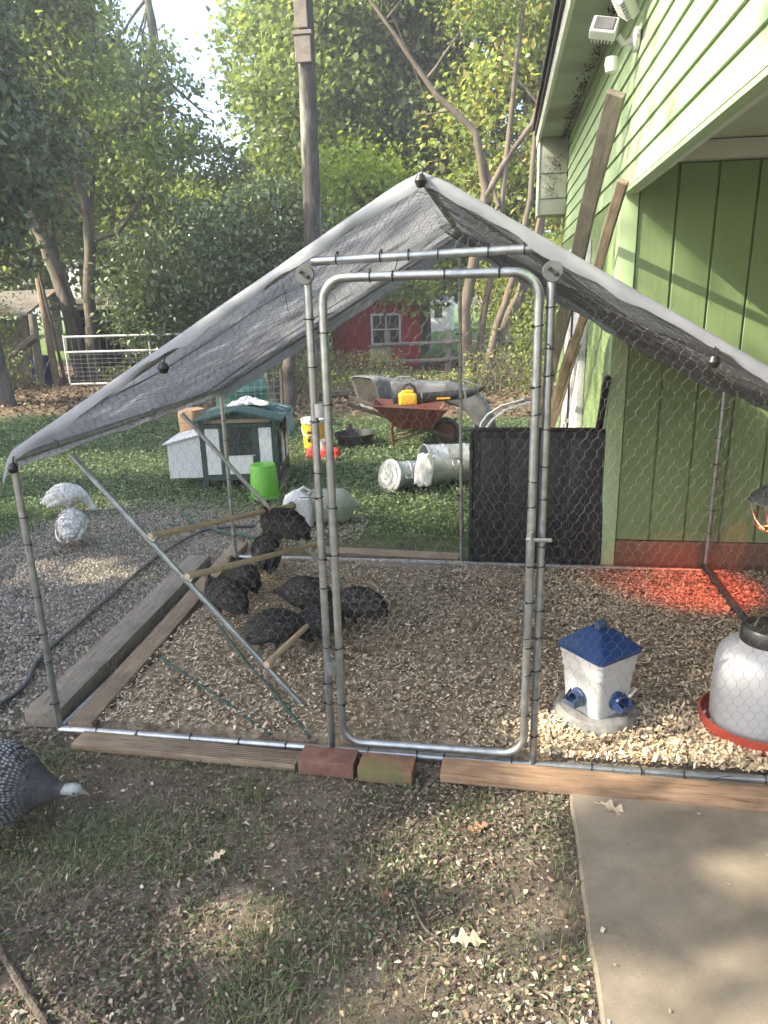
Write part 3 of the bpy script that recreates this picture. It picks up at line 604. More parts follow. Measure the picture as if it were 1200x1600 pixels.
# brackets where posts meet rafters
for u in (DL, DR):
    T = Matrix.Translation((u, -.022, roofz(u)-.055)) @ Matrix.Rotation(math.pi/2, 4, 'X')
    br = MB().lathe([(.0, 0), (.029, 0), (.031, .004), (.029, .012), (.0, .012)], 22, T).build('joint_plate', 'galv_dull', coop)
    b = MB()
    for dx, dz in ((-.010, .008), (.010, -.006)): b.lathe([(.0, 0), (.006, 0), (.006, .008), (.0, .010)], 8, Matrix.Translation((u+dx, -.035, roofz(u)-.055+dz)) @ Matrix.Rotation(math.pi/2, 4, 'X'))
    b.build('bolt', 'rubber', br)
me = MB().lathe([(.0, -.02), (.012, -.016), (.019, 0), (.012, .016), (0, .02)], 14).build('bungee_ball', 'tie', mesh_only=True)
for p in ((0, -.03, HP-.015), (-Wc+.02, -.035, HE-.03), (-.86, -.04, roofz(.86)-.05), (.86, -.04, roofz(.86)-.05), (Wc-.45, -.035, roofz(1.05)-.045)):
    o = inst(me, 'bungee_ball', coop, p); MB().tube([Vector(p), Vector(p)+Vector((.008, .0, .035)), Vector(p)+Vector((-.006, .03, .05))], .003, 6).build('bungee_loop', 'tie', coop)
# door leaf: rounded rectangle of tube
def rr_path(x0, x1, z0, z1, r, y, k=7):
    P = []
    for cx, cz, a0 in ((x1-r, z1-r, 0), (x0+r, z1-r, 90), (x0+r, z0+r, 180), (x1-r, z0+r, 270)):
        for i in range(k+1):
            a = R_(a0 + 90*i/k); P.append(Vector((cx + r*math.cos(a), y, cz + r*math.sin(a))))
    return P
door = tb('door_frame', rr_path(-.315, .352, .072, 1.735, .075, -.018), .0145, 12, True)
door['label'] = 'rounded tube door leaf of the run'
for z in (.35, 1.30): MB().lathe([(0, 0), (.024, 0), (.024, .045), (0, .045)], 14, Matrix.Translation((DL+.022, -.008, z))).build('hinge', 'galv', door)
MB().rbox(.335, .42, -.046, -.036, .895, .907, .003, 1, Matrix.Translation((0, 0, 0)) ).build('latch_bar', 'galv', door)
MB().tube([(.352, -.045, .885), (.352, -.045, .925), (.36, -.05, .93)], .006, 8).build('latch_pin', 'galv', door)

# cable ties with tails
tie_ring = []
def tie_mesh(tail):
    b = MB(); P = [(.0158*math.cos(2*math.pi*i/12), 0, .0158*math.sin(2*math.pi*i/12)) for i in range(12)]
    b.tube(P, .0021, 5, True); b.box(-.0032, .0032, -.0032, .0032, .015, .022)
    if tail: b.tube([(0, 0, .018), (.01*tail, .012, .045), (.03*tail, .02, .07)], .0015, 4)
    return b.build('cable_tie', 'tie', mesh_only=True)
ties = [tie_mesh(0), tie_mesh(1), tie_mesh(-1)]
def put_ties(a, b, n, seed, s=1.0):
    rr = random.Random(seed); a = Vector(a); b = Vector(b); q = (b-a).to_track_quat('Y', 'Z')
    for i in range(n):
        t = (i + .5 + rr.uniform(-.3, .3))/n; o = inst(ties[rr.choice((0, 0, 1, 2))], 'cable_tie', coop, a.lerp(b, t))
        o.rotation_mode = 'QUATERNION'; o.rotation_quaternion = q @ Euler((0, rr.uniform(-1.5, 1.5), rr.uniform(-.15, .15))).to_quaternion(); o.scale = (s, s, s)
put_ties((-Wc, 0, .1), (-Wc, 0, HE-.1), 6, 1); put_ties((DL, 0, .1), (DL, 0, 1.7), 10, 2); put_ties((DR, 0, .1), (DR, 0, 1.7), 13, 3)
put_ties((-.315, -.018, .15), (-.315, -.018, 1.65), 6, 4, 1.05); put_ties((.352, -.018, .15), (.352, -.018, 1.65), 10, 5, 1.05)
put_ties((-.25, -.018, 1.735), (.28, -.018, 1.735), 4, 6, 1.05); put_ties((DL+.06, -.012, 1.79), (DR-.06, -.012, 1.80), 6, 7, 1.05)
put_ties((-1.4, 0, .022), (-.45, 0, .02), 5, 8, 1.1); put_ties((-.3, 0, .02), (.35, 0, .02), 4, 9, 1.1); put_ties((.5, 0, .02), (1.4, 0, .03), 5, 10, 1.1)
put_ties((.0, D, .15), (0, D, 1.9), 7, 11); put_ties((Wc, D, .2), (Wc, D, 1.1), 6, 12); put_ties((-Wc, D, .1), (-Wc, D, 1.1), 5, 13)
put_ties((-Wc, .1, HE), (-Wc, D-.1, HE), 3, 14); put_ties((-.5, D, .025), (.7, D, .025), 5, 15, 1.1)

# hexagonal netting, real wires
def hexnet(name, O, U, Vv, w, h, inside, cell=.036, r=.00055, wobble=.004, seed=0, push=None, parent=None, nrm=None):
    g = np.random.default_rng(seed); O = np.array(O, float); U = np.array(U, float); Vv = np.array(Vv, float); Nn = np.cross(U, Vv)
    nxh = int(w/cell)+2; s = cell/1.6; rowh = s*1.35; nyh = int(h/rowh)+2
    A = []; B = []; R0 = []
    def P(i, j, q):      # q=0 bottom of twist, 1 top
        u = (i + (j % 2)*.5)*cell; v = j*rowh + q*s*.62; return u, v
    I, J = np.meshgrid(np.arange(nxh), np.arange(nyh), indexing='ij'); I = I.ravel(); J = J.ravel()
    def uv(i, j, q): return np.stack([(i + (j % 2)*.5)*cell, j*rowh + q*s*.62], 1)
    b0 = uv(I, J, 0); t0 = uv(I, J, 1); odd = (J % 2)
    up_l = uv(I - (1-odd), J+1, 0); up_r = uv(I + odd, J+1, 0)
    E = np.concatenate([np.stack([b0, t0], 1), np.stack([t0, up_l], 1), np.stack([t0, up_r], 1)]); rad = np.concatenate([np.full(len(b0), r*1.5), np.full(2*len(b0), r)])
    mid = E.mean(1); k = (E[..., 0].min(1) >= 0) & (E[..., 0].max(1) <= w) & (E[..., 1].min(1) >= 0) & (E[..., 1].max(1) <= h); k &= inside(mid[:, 0], mid[:, 1]); E = E[k]; rad = rad[k]
    def warp(p):
        x, y = p[:, 0], p[:, 1]; dx = (vnoise(x, y, 9, seed+1)-.5)*wobble*5 + (vnoise(x, y, 31, seed+5)-.5)*wobble*2; dy = (vnoise(x, y, 9, seed+2)-.5)*wobble*5 + (vnoise(x, y, 31, seed+6)-.5)*wobble*2; dz = (vnoise(x, y, 3, seed+3)-.5)*wobble*8
        if push is not None: dz = dz + push(x, y)
        return O[None] + U[None]*(x+dx)[:, None] + Vv[None]*(y+dy)[:, None] + Nn[None]*dz[:, None]
    a = warp(E[:, 0]); b = warp(E[:, 1]); d = b-a; ln = np.linalg.norm(d, axis=1)[:, None]; d = d/np.maximum(ln, 1e-6)
    s1 = np.cross(d, np.broadcast_to(Nn, d.shape)); s1 /= np.linalg.norm(s1, axis=1)[:, None]; s2 = np.cross(d, s1)
    vs = []
    for end in (a, b):
        for an in (90, 210, 330): vs.append(end + (s1*math.cos(R_(an)) + s2*math.sin(R_(an)))*rad[:, None])
    V = np.stack(vs, 1).reshape(-1, 3); i = np.arange(len(a))[:, None]*6
    F = np.concatenate([i + np.array([[0, 1, 4, 3]]), i + np.array([[1, 2, 5, 4]]), i + np.array([[2, 0, 3, 5]])])
    o = npmesh(name, V, F, 'wire', parent=parent or coop); return o
fr = lambda u, v: ((u-Wc < DL) | (u-Wc > DR) | (v > 1.77)) & (v < HP-(HP-HE)*np.abs(u-Wc)/Wc)
hexnet('wire_netting', (-Wc, .004, .02), (1, 0, 0), (0, 0, 1), 2*Wc, 2.0, fr, seed=1, r=.0004)
dn = hexnet('door_netting', (-.31, -.014, .08), (1, 0, 0), (0, 0, 1), .66, 1.65, lambda u, v: u < 9, seed=2, r=.0004, parent=door)
hexnet('wire_netting', (-Wc, D+.004, .02), (1, 0, 0), (0, 0, 1), 2*Wc, 2.0, lambda u, v: v < HP-(HP-HE)*np.abs(u-Wc)/Wc, seed=3, r=.00045)
for s in (-1, 1): hexnet('wire_netting', (s*Wc, 0, .02), (0, 1, 0), (0, 0, 1), D, HE-.02, lambda u, v: u < 9, seed=4+s, r=.0004)
Ls = math.hypot(Wc, HP-HE); sl = ((Wc)/Ls, 0, (HP-HE)/Ls)
hexnet('roof_netting', (-Wc, 0, HE-.012), sl, (0, 1, 0), Ls, D, lambda u, v: u < 9, seed=7, wobble=.006, r=.0006, push=lambda x, y: .012*np.sin(x*5)*np.sin(y*4)-.006)
hexnet('roof_netting', (Wc, 0, HE-.012), (-sl[0], 0, sl[2]), (0, 1, 0), Ls, D, lambda u, v: u < 9, seed=8, wobble=.006, r=.0006, push=lambda x, y: -.012*np.sin(x*5)*np.sin(y*4)+.006)
# second crumpled net layer under the right slope, hangs lower
hexnet('roof_netting', (Wc, 0, HE-.03), (-sl[0], 0, sl[2]), (0, 1, 0), Ls*.98, D, lambda u, v: u < 9, seed=12, wobble=.010, r=.0006, push=lambda x, y: .012*np.sin(x*7+y*3)+.012)
# loose wire ends poking out
b = MB(); rr = random.Random(9)
for i in range(46):
    if i < 16: p = Vector((rr.uniform(-.5, .7), rr.choice((-.03, 1.0, 2.0)), 0)); p.z = roofz(p.x)-.03
    elif i < 30: p = Vector((rr.uniform(.45, 1.5), -.01, rr.uniform(.02, .09)))
    else: p = Vector((rr.choice((-1.5, DL, DR, 1.5)), rr.choice((0, 0, 2.03)), rr.uniform(.1, 1.1)))
    d = Vector((rr.uniform(-1, 1), rr.uniform(-.6, .1), rr.uniform(-1, .4))).normalized()*rr.uniform(.04, .11)
    b.tube([p, p+d*.5+Vector((0, 0, .006)), p+d], .0011, 4)
b.build('loose_wire', 'tie', coop)['kind'] = 'stuff'

# tarp: two slopes, front and back hems wrapped over the rafters, with sag and wrinkles
def tarp():
    us = np.concatenate([np.linspace(-Wc-.035, Wc+.035, 121)]); rows = []
    prof = [(-.026, -.020), (-.029, -.008), (-.027, .010), (-.015, .024), (0.0, .027)]
    ys = [p[0] for p in prof] + list(np.linspace(.06, D-.02, 30)) + [D+.03, D+.045, D+.045]
    off = [p[1] for p in prof] + [None]*30 + [.03, -.01, -.07]
    V = []
    for k, (yy, of) in enumerate(zip(ys, off)):
        for u in us:
            z = roofz(u) if abs(u) <= Wc else HE - (abs(u)-Wc)*2.2
            if of is None: sag = .018*math.sin(max(0, min(1, (yy)/D))*math.pi)*abs(math.sin(abs(u)/Wc*math.pi)); oz = .028 - sag + .0035*math.sin(u*23 + yy*9) + .003*math.sin(u*9 - yy*21)
            else:
                oz = of + (0 if of > 0 else .005*math.sin(u*11) + .005*math.sin(u*27+1) + .003*math.sin(u*51))
                if of < -.015 and of > -.03: oz += .02*math.exp(-((abs(u)-.86)/.06)**2)
            V.append((u, yy + (.004*math.sin(u*17+k) if of is not None else 0), z + oz - .012*math.exp(-(u/.05)**2)))
    n = len(us); F = [(r*n+i, r*n+i+1, (r+1)*n+i+1, (r+1)*n+i) for r in range(len(ys)-1) for i in range(n-1)]
    b = MB(); b.add(V, F); return b.build('tarp_cover', 'tarp', coop, ang=1.2)
tarp()
# hem seam tube along the front edge
rebase(coop, (0, 0, 0))

# roost ladder leaning inside from the left eave to the floor
fA, fB = Vector((-1.485, .334, 1.09)), Vector((-.567, .281, .035)); rA, rB = Vector((-1.485, 1.41, 1.09)), Vector((-.567, 1.40, .035))
lad = thing('roost_ladder', 'leaning metal roost ladder with pale round wooden perches inside the run', 'perch ladder', (-.567, .85, .035))
def lad_part(name, pts, r, mat, n=10): 
    o = MB().tube([Vector(p)-lad.location for p in pts], r, n).build(name, mat, lad); return o
lad_part('side_rail', [fA, fA.lerp(fB, .5)+Vector((.0, 0, -.004)), fB], .0125, 'galv'); lad_part('side_rail', [rA, rA.lerp(rB, .5), rB], .0125, 'galv')
up = Vector((.012, 0, .024))
def ext(a, b, e0, e1): d = (b-a).normalized(); return [a-d*e0, b+d*e1]
lad_part('perch', ext(fA.lerp(fB, .34)+up, rA.lerp(rB, .53)+up, .02, .22), .014, 'dowel')
lad_part('perch', ext(fA.lerp(fB, .5)+up, rA.lerp(rB, .73)+up, .02, .10), .014, 'dowel')
lad_part('perch', ext(fA.lerp(fB, .85)+up, rA.lerp(rB, .96)+up, .03, .03), .014, 'dowel')
for fr_, a, b in ((.34, fA, fB), (.5, fA, fB), (.53, rA, rB), (.73, rA, rB), (.85, fA, fB)):
    p = a.lerp(b, fr_)+up*.7; lad_part('perch_clamp', [p-Vector((.012, 0, -.012)), p+Vector((.012, 0, -.012))], .018, 'galv', 8)

# ============================================================ LUMBER, BRICKS
def board(name, label, a, b, w, t, mat, z=0.0, roll=0.0, cut=12, jit=.0015, cat='board'):
    a = Vector((a[0], a[1], 0)); b = Vector((b[0], b[1], 0)); L = (b-a).length; c = a
    root = MB().rbox(0, L, -w/2, w/2, 0, t, .004, 2, None, cut, jit).build(name, mat)
    root.location = (c.x, c.y, z); root.rotation_euler = (roll, 0, math.atan2(b.y-a.y, b.x-a.x)); tag(root, label, cat); return root
board('timber_beam', 'thick weathered grey timber lying outside the left side of the run', (-1.60, .03), (-1.70, 1.92),   .145, .072, 'lumber_grey', 0.0, cat='timber')
board('timber_board', 'long flat weathered board just inside the left edge of the run', (-1.415, .01), (-1.545, 2.26), .105, .038, 'lumber', .012)
ob = board('deck_board', 'grooved deck board lying along the front rail left of the bricks', (-1.385, -.062), (-.475, -.082), .092, .028, 'lumber', 0.004)
for k in range(1, 8):
    g = MB().box(.01, .90, -.046+k*.0115-.0011, -.046+k*.0115+.0011, .0275, .0288).build('groove_shade_strip', 'old_wood', ob, smooth=False)  # dark strips laid on the board stand in for shade in the grooves
board('timber_board', 'long brown board under the front rail running onto the concrete', (.06, -.085), (1.62, -.125), .10, .036, 'lumber_warm', .010)
board('timber_board', 'grey board lying along the back rail of the run', (-.62, 1.93), (.42, 1.90), .10, .03, 'lumber_grey', .02)
board('timber_board', 'old board lying behind the back rail outside the run', (-.98, 2.20), (.0, 2.16), .12, .035, 'lumber', .0)
b = MB().rbox(-.105, .105, -.048, .048, 0, .062, .006, 2); o = b.build('brick', 'brick'); o.location = (-.355, -.098, 0.004); o.rotation_euler = (0, 0, R_(-2)); tag(o, 'dark red brown brick beside the deck board at the doorway', 'brick', 'bricks at the doorway')
b = MB().rbox(-.1, .1, -.048, .048, 0, .060, .007, 2); o = b.build('brick', 'mossy_brick'); o.location = (-.135, -.112, 0.004); o.rotation_euler = (0, 0, R_(-3)); tag(o, 'brick with a green mossy end in front of the door', 'brick', 'bricks at the doorway')

# pipes and cords
def pipe_thing(name, label, cat, pts, r, mat, n=10, group=None):
    P = [Vector(p) for p in pts]; Q = []
    for i in range(len(P)-1):
        p0 = P[max(0, i-1)]; p1 = P[i]; p2 = P[i+1]; p3 = P[min(len(P)-1, i+2)]
        for k in range(6):
            t = k/6; Q.append(.5*((2*p1) + (p2-p0)*t + (2*p0-5*p1+4*p2-p3)*t*t + (3*p1-p0-3*p2+p3)*t**3))
    Q.append(P[-1]); o = Q[0].copy(); ob = MB().tube([q-o for q in Q], r, n).build(name, mat); ob.location = o; return tag(ob, label, cat, group)
pipe_thing('water_pipe', 'long dark pipe running over the gravel outside the left side', 'pipe', [(-2.35, -.62, .02), (-1.88, .13, .022), (-1.96, .58, .025), (-2.0, 1.2, .025), (-2.04, 1.93, .025), (-1.98, 2.45, .03), (-1.85, 2.62, .03), (-1.6, 2.72, .02)], .0115, 'hose')
pipe_thing('loose_strap', 'dark bent strap lying past the end of the pipe', 'strap', [(-2.38, 3.1, .02), (-2.1, 2.75, .03), (-1.82, 2.56, .03), (-1.62, 2.48, .03), (-1.45, 2.42, .02)], .012, 'cord')
tag(MB().tube([Vector(q)-Vector((-1.12, -.9, .01)) for q in [(-1.2, -.83, .012), (-1.06, -.975, .016), (-.985, -1.03, .014), (-.90, -1.09, .016), (-.81, -1.15, .014), (-.70, -1.24, .012)]], [.006, .0085, .010, .010, .011, .012], 8).build('dead_branch', 'bark'), 'thin dark dead branch crossing the lower left corner', 'branch').location = (-1.12, -.9, .01)
pipe_thing('twisted_rope', 'dark green twisted cord from the inner board to the front rail', 'cord', [(-1.33, .56, .06), (-1.05, .36, .045), (-.84, .2, .05), (-.62, .03, .045)], .006, 'cord', 8)
pipe_thing('twisted_rope', 'dark green twisted cord just left of the perch foot', 'cord', [(-1.18, .92, .07), (-.93, .6, .05), (-.7, .33, .05), (-.46, .03, .045)], .006, 'cord', 8)
pipe_thing('bent_rod', 'black rubber covered bar leaning against the building corner', 'bar', [(.80, 2.30, .0), (.82, 2.25, .6), (.845, 2.14, .95), (.85, 2.02, 1.17), (.86, 2.0, 1.20)], .022, 'rubber')
pipe_thing('twig', 'bare grey forked twig on the soil near the concrete', 'twig', [(.02, -.66, .012), (.07, -.76, .014), (.14, -.79, .014), (.25, -.81, .012)], .0035, 'bark', 6)
pipe_thing('twig', 'thin dark twig lying left of the foreground centre', 'twig', [(-.62, -.78, .01), (-.54, -.64, .014), (-.50, -.56, .01)], .003, 'bark', 6)

# black utility panel (folded table top / tray) leaning in the back
pn = thing('black_panel', 'large black plastic panel standing upright behind the back netting', 'panel', (.475, 2.085, .0)); 
T = Matrix.Rotation(R_(-3.0), 4, 'X')
MB().loft([[tuple(T @ Vector((p.x, yy, p.z))) for p in rr_path(-.405, .405, .01, .885, .04, 0, 5)] for yy in (.012, .0)]).build('sheet', 'black_plastic', pn)
rim = rr_path(-.40, .40, .015, .88, .038, -.006, 5); MB().tube([T @ p for p in rim], .014, 8, True).build('rim', 'black_plastic', pn)
b = MB()
for x in (-.27, -.09, .09, .27): b.rbox(x-.075, x+.075, -.008, 0, .07, .83, .006, 2, T)
b.build('raised_field', 'black_plastic', pn)

# ============================================================ FEEDER, WATERER, HEAT LAMP
fd = thing('poultry_feeder', 'square white feeder with blue pyramid lid and blue ports on a grey base', 'feeder', (.645, .315, .032), R_(40)); fd.scale = (.96, .96, .96)
MB().lathe([(.0, 0), (.172, .0), (.172, .02), (.16, .06), (.15, .068), (.0, .068)], 40, wob=lambda a, z: .018*math.sin(a*30)*(z < .05)).build('base_ring', 'stone_base', fd)
def sq(h, r, z, k=6):
    P = []
    for cx, cy, a0 in ((h-r, h-r, 0), (-h+r, h-r, 90), (-h+r, -h+r, 180), (h-r, -h+r, 270)):
        for i in range(k+1): a = R_(a0+90*i/k); P.append((cx+r*math.cos(a), cy+r*math.sin(a), z))
    return P
body = MB().loft([sq(.092, .03, .045), sq(.094, .03, .06), sq(.103, .028, .2), sq(.104, .028, .235), sq(.109, .026, .245), sq(.107, .026, .27), sq(.112, .026, .275), sq(.112, .026, .30), sq(.116, .026, .306), sq(.116, .026, .335)]).build('bucket', 'white_plastic', fd)
lid = MB().loft([sq(.119, .022, .322), sq(.122, .022, .326), sq(.122, .022, .342), sq(.113, .02, .348), sq(.05, .01, .406), sq(.03, .008, .416)]).build('lid', 'blue_plastic', fd)
MB().rbox(-.026, .026, -.014, .014, .412, .444, .006, 2).build('lid_handle', 'blue_plastic', lid)
for a in (0, 90, 180, 270):
    T = Matrix.Rotation(R_(a), 4, 'Z') @ Matrix.Translation((.098, 0, .135)) @ Matrix.Rotation(math.pi/2, 4, 'Y')
    pt = MB().lathe([(.036, 0), (.040, .004), (.038, .012), (.031, .016), (.029, .034), (.024, .034), (.024, .006), (.0, .004)], 24, T).build('feed_port', 'blue_plastic', fd)
    T2 = Matrix.Rotation(R_(a), 4, 'Z') @ Matrix.Translation((.11, 0, .135))
    MB().add([(.0, -.032, -.02), (.0, .032, -.02), (.045, .03, -.026), (.045, -.03, -.026), (.05, -.028, .0), (.05, .028, .0), (0, .036, .03), (0, -.036, .03)], [(0,1,2,3), (3,2,5,4), (0,3,4,7), (1,6,5,2)], T2).build('feed_scoop', 'blue_plastic', pt)
b = MB().tube([(0, 0, 0), (.05, .01, .012)], .005, 6); o = b.build('paper_scrap', 'white_plastic', fd); o.location = (.02, -.15, .17)

wt = thing('poultry_waterer', 'large milky white jar waterer with black cap in a red tray', 'waterer', (1.24, .30, .04), R_(10))
MB().lathe([(.0, 0), (.185, .0), (.20, .012), (.205, .06), (.198, .064), (.192, .018), (.15, .014), (.0, .014)], 48).build('tray', 'red_plastic', wt)
MB().lathe([(.158, .015), (.160, .03), (.166, .05), (.168, .10), (.168, .25), (.163, .30), (.148, .335), (.12, .36), (.088, .372), (.082, .385)], 48).build('jar', 'jar', wt)
cp = MB().lathe([(.088, .372), (.092, .376), (.092, .42), (.085, .432), (.04, .436), (.0, .436)], 36, wob=lambda a, z: .015*math.sin(a*36)*(.376 < z < .425)).build('cap', 'tie', wt)
MB().tube([(-.05, 0, .43), (-.04, 0, .465), (.04, 0, .465), (.05, 0, .43)], .008, 8).build('cap_handle', 'tie', cp)
MB().rbox(-.014, .014, -.01, .0, -.012, .012, .004, 2, Matrix.Rotation(R_(205), 4, 'Z') @ Matrix.Translation((.0, -.0, 0)) @ Matrix.Translation((.02, .157, .325))).build('tab', 'white_plastic', wt)

LPOS = Vector((1.625, 1.42, .645))
hl = thing('heat_lamp', 'hanging clamp heat lamp with a glowing red bulb and wire guard', 'heat lamp', tuple(LPOS))
MB().lathe([(.035, .13), (.035, .085), (.04, .08), (.075, .065), (.115, .03), (.130, .0), (.126, .0), (.11, .028), (.07, .06), (.0, .075)], 36).build('reflector', 'galv_dull', hl)
MB().lathe([(.0, .17), (.022, .165), (.028, .13), (.028, .08), (.0, .08)], 20).build('socket', 'tie', hl)
MB().lathe([(.0, -.035), (.03, -.03), (.046, -.005), (.045, .02), (.025, .06), (.015, .08)], 24).build('bulb', 'red_bulb', hl)
b = MB()
for a in range(0, 180, 45):
    P = []
    for i in range(13):
        t = math.pi*i/12; P.append((.128*math.cos(t), 0, -.17*math.sin(t)))
    b.tube(P, .003, 6, T=Matrix.Rotation(R_(a), 4, 'Z'))
for r, z in ((.128, 0), (.112, -.085), (.06, -.150)): b.tube([(r*math.cos(2*math.pi*i/28), r*math.sin(2*math.pi*i/28), z) for i in range(28)], .003, 6, True)
b.build('wire_guard', 'galv', hl)
MB().tube([(0, 0, .165), (.01, .0, .3), (-.02, .02, .5), (-.10, .1, .66)], .004, 6).build('power_cord', 'tie', hl)
ld = bpy.data.lights.new('heat_lamp_light', 'SPOT'); lo = bpy.data.objects.new('heat_lamp_light', ld); COL.objects.link(lo); lo.parent = hl
ld.energy = 13; ld.color = (1.0, .10, .03); ld.spot_size = R_(72); ld.spot_blend = .8; ld.shadow_soft_size = .03
lo.location = (0, 0, -.05); lo.rotation_euler = Vector((-.22, .26, -.5)).to_track_quat('-Z', 'Y').to_euler()

# ============================================================ BIRDS
def bird_mesh(pose, plump=1.0, tail=1.0, legs=True):
    """continuous body: lofted rings along the spine, legs fused, voxel remeshed. faces +X, feet at z=0"""
    spine = [(-.235*tail, .095, .010, .012), (-.205*tail, .118, .034, .022), (-.165, .150, .060, .048), (-.115, .182, .086, .078), (-.055, .202, .104, .100), (.01, .206, .110, .108), (.07, .198, .102, .102), (.115, .194, .080, .084)]
    neck = {'up': [(.150, .225, .050, .056), (.172, .265, .031, .034), (.183, .300, .024, .025), (.192, .328, .022, .023), (.206, .346, .0245, .026), (.222, .350, .021, .021), (.232, .348, .010, .010)],
            'low': [(.160, .190, .056, .060), (.200, .188, .036, .038), (.228, .188, .022, .022), (.252, .190, .016, .016), (.272, .191, .018, .019), (.287, .188, .016, .016), (.296, .185, .008, .008)],
            'down': [(.155, .165, .055, .060), (.188, .132, .037, .040), (.212, .100, .026, .027), (.228, .074, .022, .023), (.240, .052, .0245, .026), (.248, .036, .020, .021), (.252, .028, .010, .010)],
            'tuck': [(.140, .225, .055, .058), (.152, .250, .038, .040), (.155, .272, .029, .030), (.160, .287, .026, .027), (.174, .292, .026, .027), (.190, .288, .020, .021), (.20, .284, .010, .010)]}[pose]
    P = spine + neck; rings = []; n = 18
    for i, (x, z, ry, rz) in enumerate(P):
        a = P[max(0, i-1)]; b = P[min(len(P)-1, i+1)]; d = Vector((b[0]-a[0], 0, b[1]-a[1])).normalized(); nrm = Vector((-d.z, 0, d.x)); f = plump if i < len(spine) else 1.0
        ring = []
        for k in range(n):
            t = 2*math.pi*k/n; cy = math.cos(t); cz = math.sin(t); belly = 1.0 + (.10 if cz < 0 and i < 8 else 0)
            ring.append(tuple(Vector((x, 0, z)) + Vector((0, 1, 0))*ry*f*cy + nrm*rz*f*belly*cz))
        rings.append(ring)
    b = MB().loft(rings)
    if legs:
        for s in (-1, 1):
            b.tube([(.01, s*.045, .14), (.02, s*.045, .095), (.0, s*.045, .06), (.012, s*.045, .008)], [.028, .016, .0085, .0075], 8)
            for ta in (-35, 0, 35): b.tube([(.012, s*.045, .009), (.012+.045*math.cos(R_(ta)), s*.045+.045*math.sin(R_(ta)), .006)], [.007, .0045], 6)
            b.tube([(.012, s*.045, .009), (-.014, s*.045, .006)], [.006, .0045], 6)
    return b
def make_bird(name, label, group, plume, pose, plump=1.0, tail=1.0, headmat='skin', loc=(0, 0, 0), rz=0.0, s=1.0, seed=1, wattle=True):
    root = thing(name, label, 'guinea fowl', loc, rz, group); root.scale = (s, s, s)
    b = bird_mesh(pose, plump, tail); tmp = b.build('tmp', [plume, headmat, 'leg_skin'])
    md = tmp.modifiers.new('r', 'REMESH'); md.mode = 'VOXEL'; md.voxel_size = .0052; md.use_smooth_shade = True
    sm = tmp.modifiers.new('s', 'SMOOTH'); sm.factor = .5; sm.iterations = 2
    dg = bpy.context.evaluated_depsgraph_get(); me = bpy.data.meshes.new_from_object(tmp.evaluated_get(dg)); old = tmp.data
    bpy.data.objects.remove(tmp); bpy.data.meshes.remove(old)
    me.materials.clear(); 
    for m in (plume, headmat, 'leg_skin'): me.materials.append(MT[m])
    n = len(me.vertices); co = np.empty(n*3, np.float32); me.vertices.foreach_get('co', co); co = co.reshape(-1, 3)
    # feather lumps
    d = (vnoise(co[:, 0]*1.0 + seed, co[:, 2]+co[:, 1]*.4, 42, seed)-.5)*.009 + (vnoise(co[:, 0], co[:, 1]+co[:, 2], 95, seed)-.5)*.006
    body = (co[:, 2] > .10) & (co[:, 0] < .16)
    nr = np.empty(n*3, np.float32); me.vertices.foreach_get('normal', nr); nr = nr.reshape(-1, 3); co[body] += nr[body]*d[body, None]; me.vertices.foreach_set('co', co.ravel())
    pc = np.empty(len(me.polygons)*3, np.float32); me.polygons.foreach_get('center', pc); pc = pc.reshape(-1, 3)
    hc = {'up': (.212, .343), 'low': (.278, .190), 'down': (.244, .045), 'tuck': (.18, .289)}[pose]
    mi = np.zeros(len(pc), np.int32); mi[np.hypot(pc[:, 0]-hc[0], pc[:, 2]-hc[1]) < .034] = 1; mi[(pc[:, 2] < .062) & (pc[:, 0] < .08)] = 2
    me.polygons.foreach_set('material_index', mi); me.polygons.foreach_set('use_smooth', np.ones(len(pc), bool)); me.update()
    o = bpy.data.objects.new('body', me); COL.objects.link(o); o.parent = root
    # layered contour feathers
    gf = np.random.default_rng(seed+200); vi = np.where((co[:, 2] > .12) & (co[:, 0] < .13) & (co[:, 0] > -.21))[0]; vi = gf.choice(vi, 160 if plume == 'pearl' else 900); p = co[vi]; nn = nr[vi]
    d = np.array([-1.0, 0, -.28]) + gf.normal(0, .16, (len(vi), 3)); d -= nn*(d*nn).sum(1)[:, None]; d /= np.linalg.norm(d, axis=1)[:, None]; d = d + nn*.16; sv = np.cross(d, nn); sv /= np.linalg.norm(sv, axis=1)[:, None]
    Lf = (gf.uniform(.016, .030, len(vi))*(1+1.0*np.clip(-p[:, 0]/.2, 0, 1)))[:, None]; p = p + nn*.0015
    FV = np.stack([p-d*Lf*.3, p+d*Lf*.25+sv*Lf*.3, p+d*Lf*.7+sv*Lf*.18, p+d*Lf*.82+nn*Lf*.05, p+d*Lf*.7-sv*Lf*.18, p+d*Lf*.25-sv*Lf*.3], 1).reshape(-1, 3)
    pal = {'feather_white': [(.62, .60, .56), (.72, .70, .66), (.52, .49, .44), (.66, .62, .54)], 'dark_plume': [(.018, .018, .02), (.035, .034, .033), (.06, .058, .055), (.11, .105, .098)], 'pearl': [(.05, .05, .055), (.08, .078, .082)]}[plume]
    fo = npmesh('feathers', FV, np.arange(6*len(vi)).reshape(-1, 6), 'feather_tint' if plume != 'pearl' else 'pearl', np.repeat(palette(len(vi), pal, [4, 4, 3, 1][:len(pal)], .12), 6, 0), root); fo['kind'] = 'stuff'
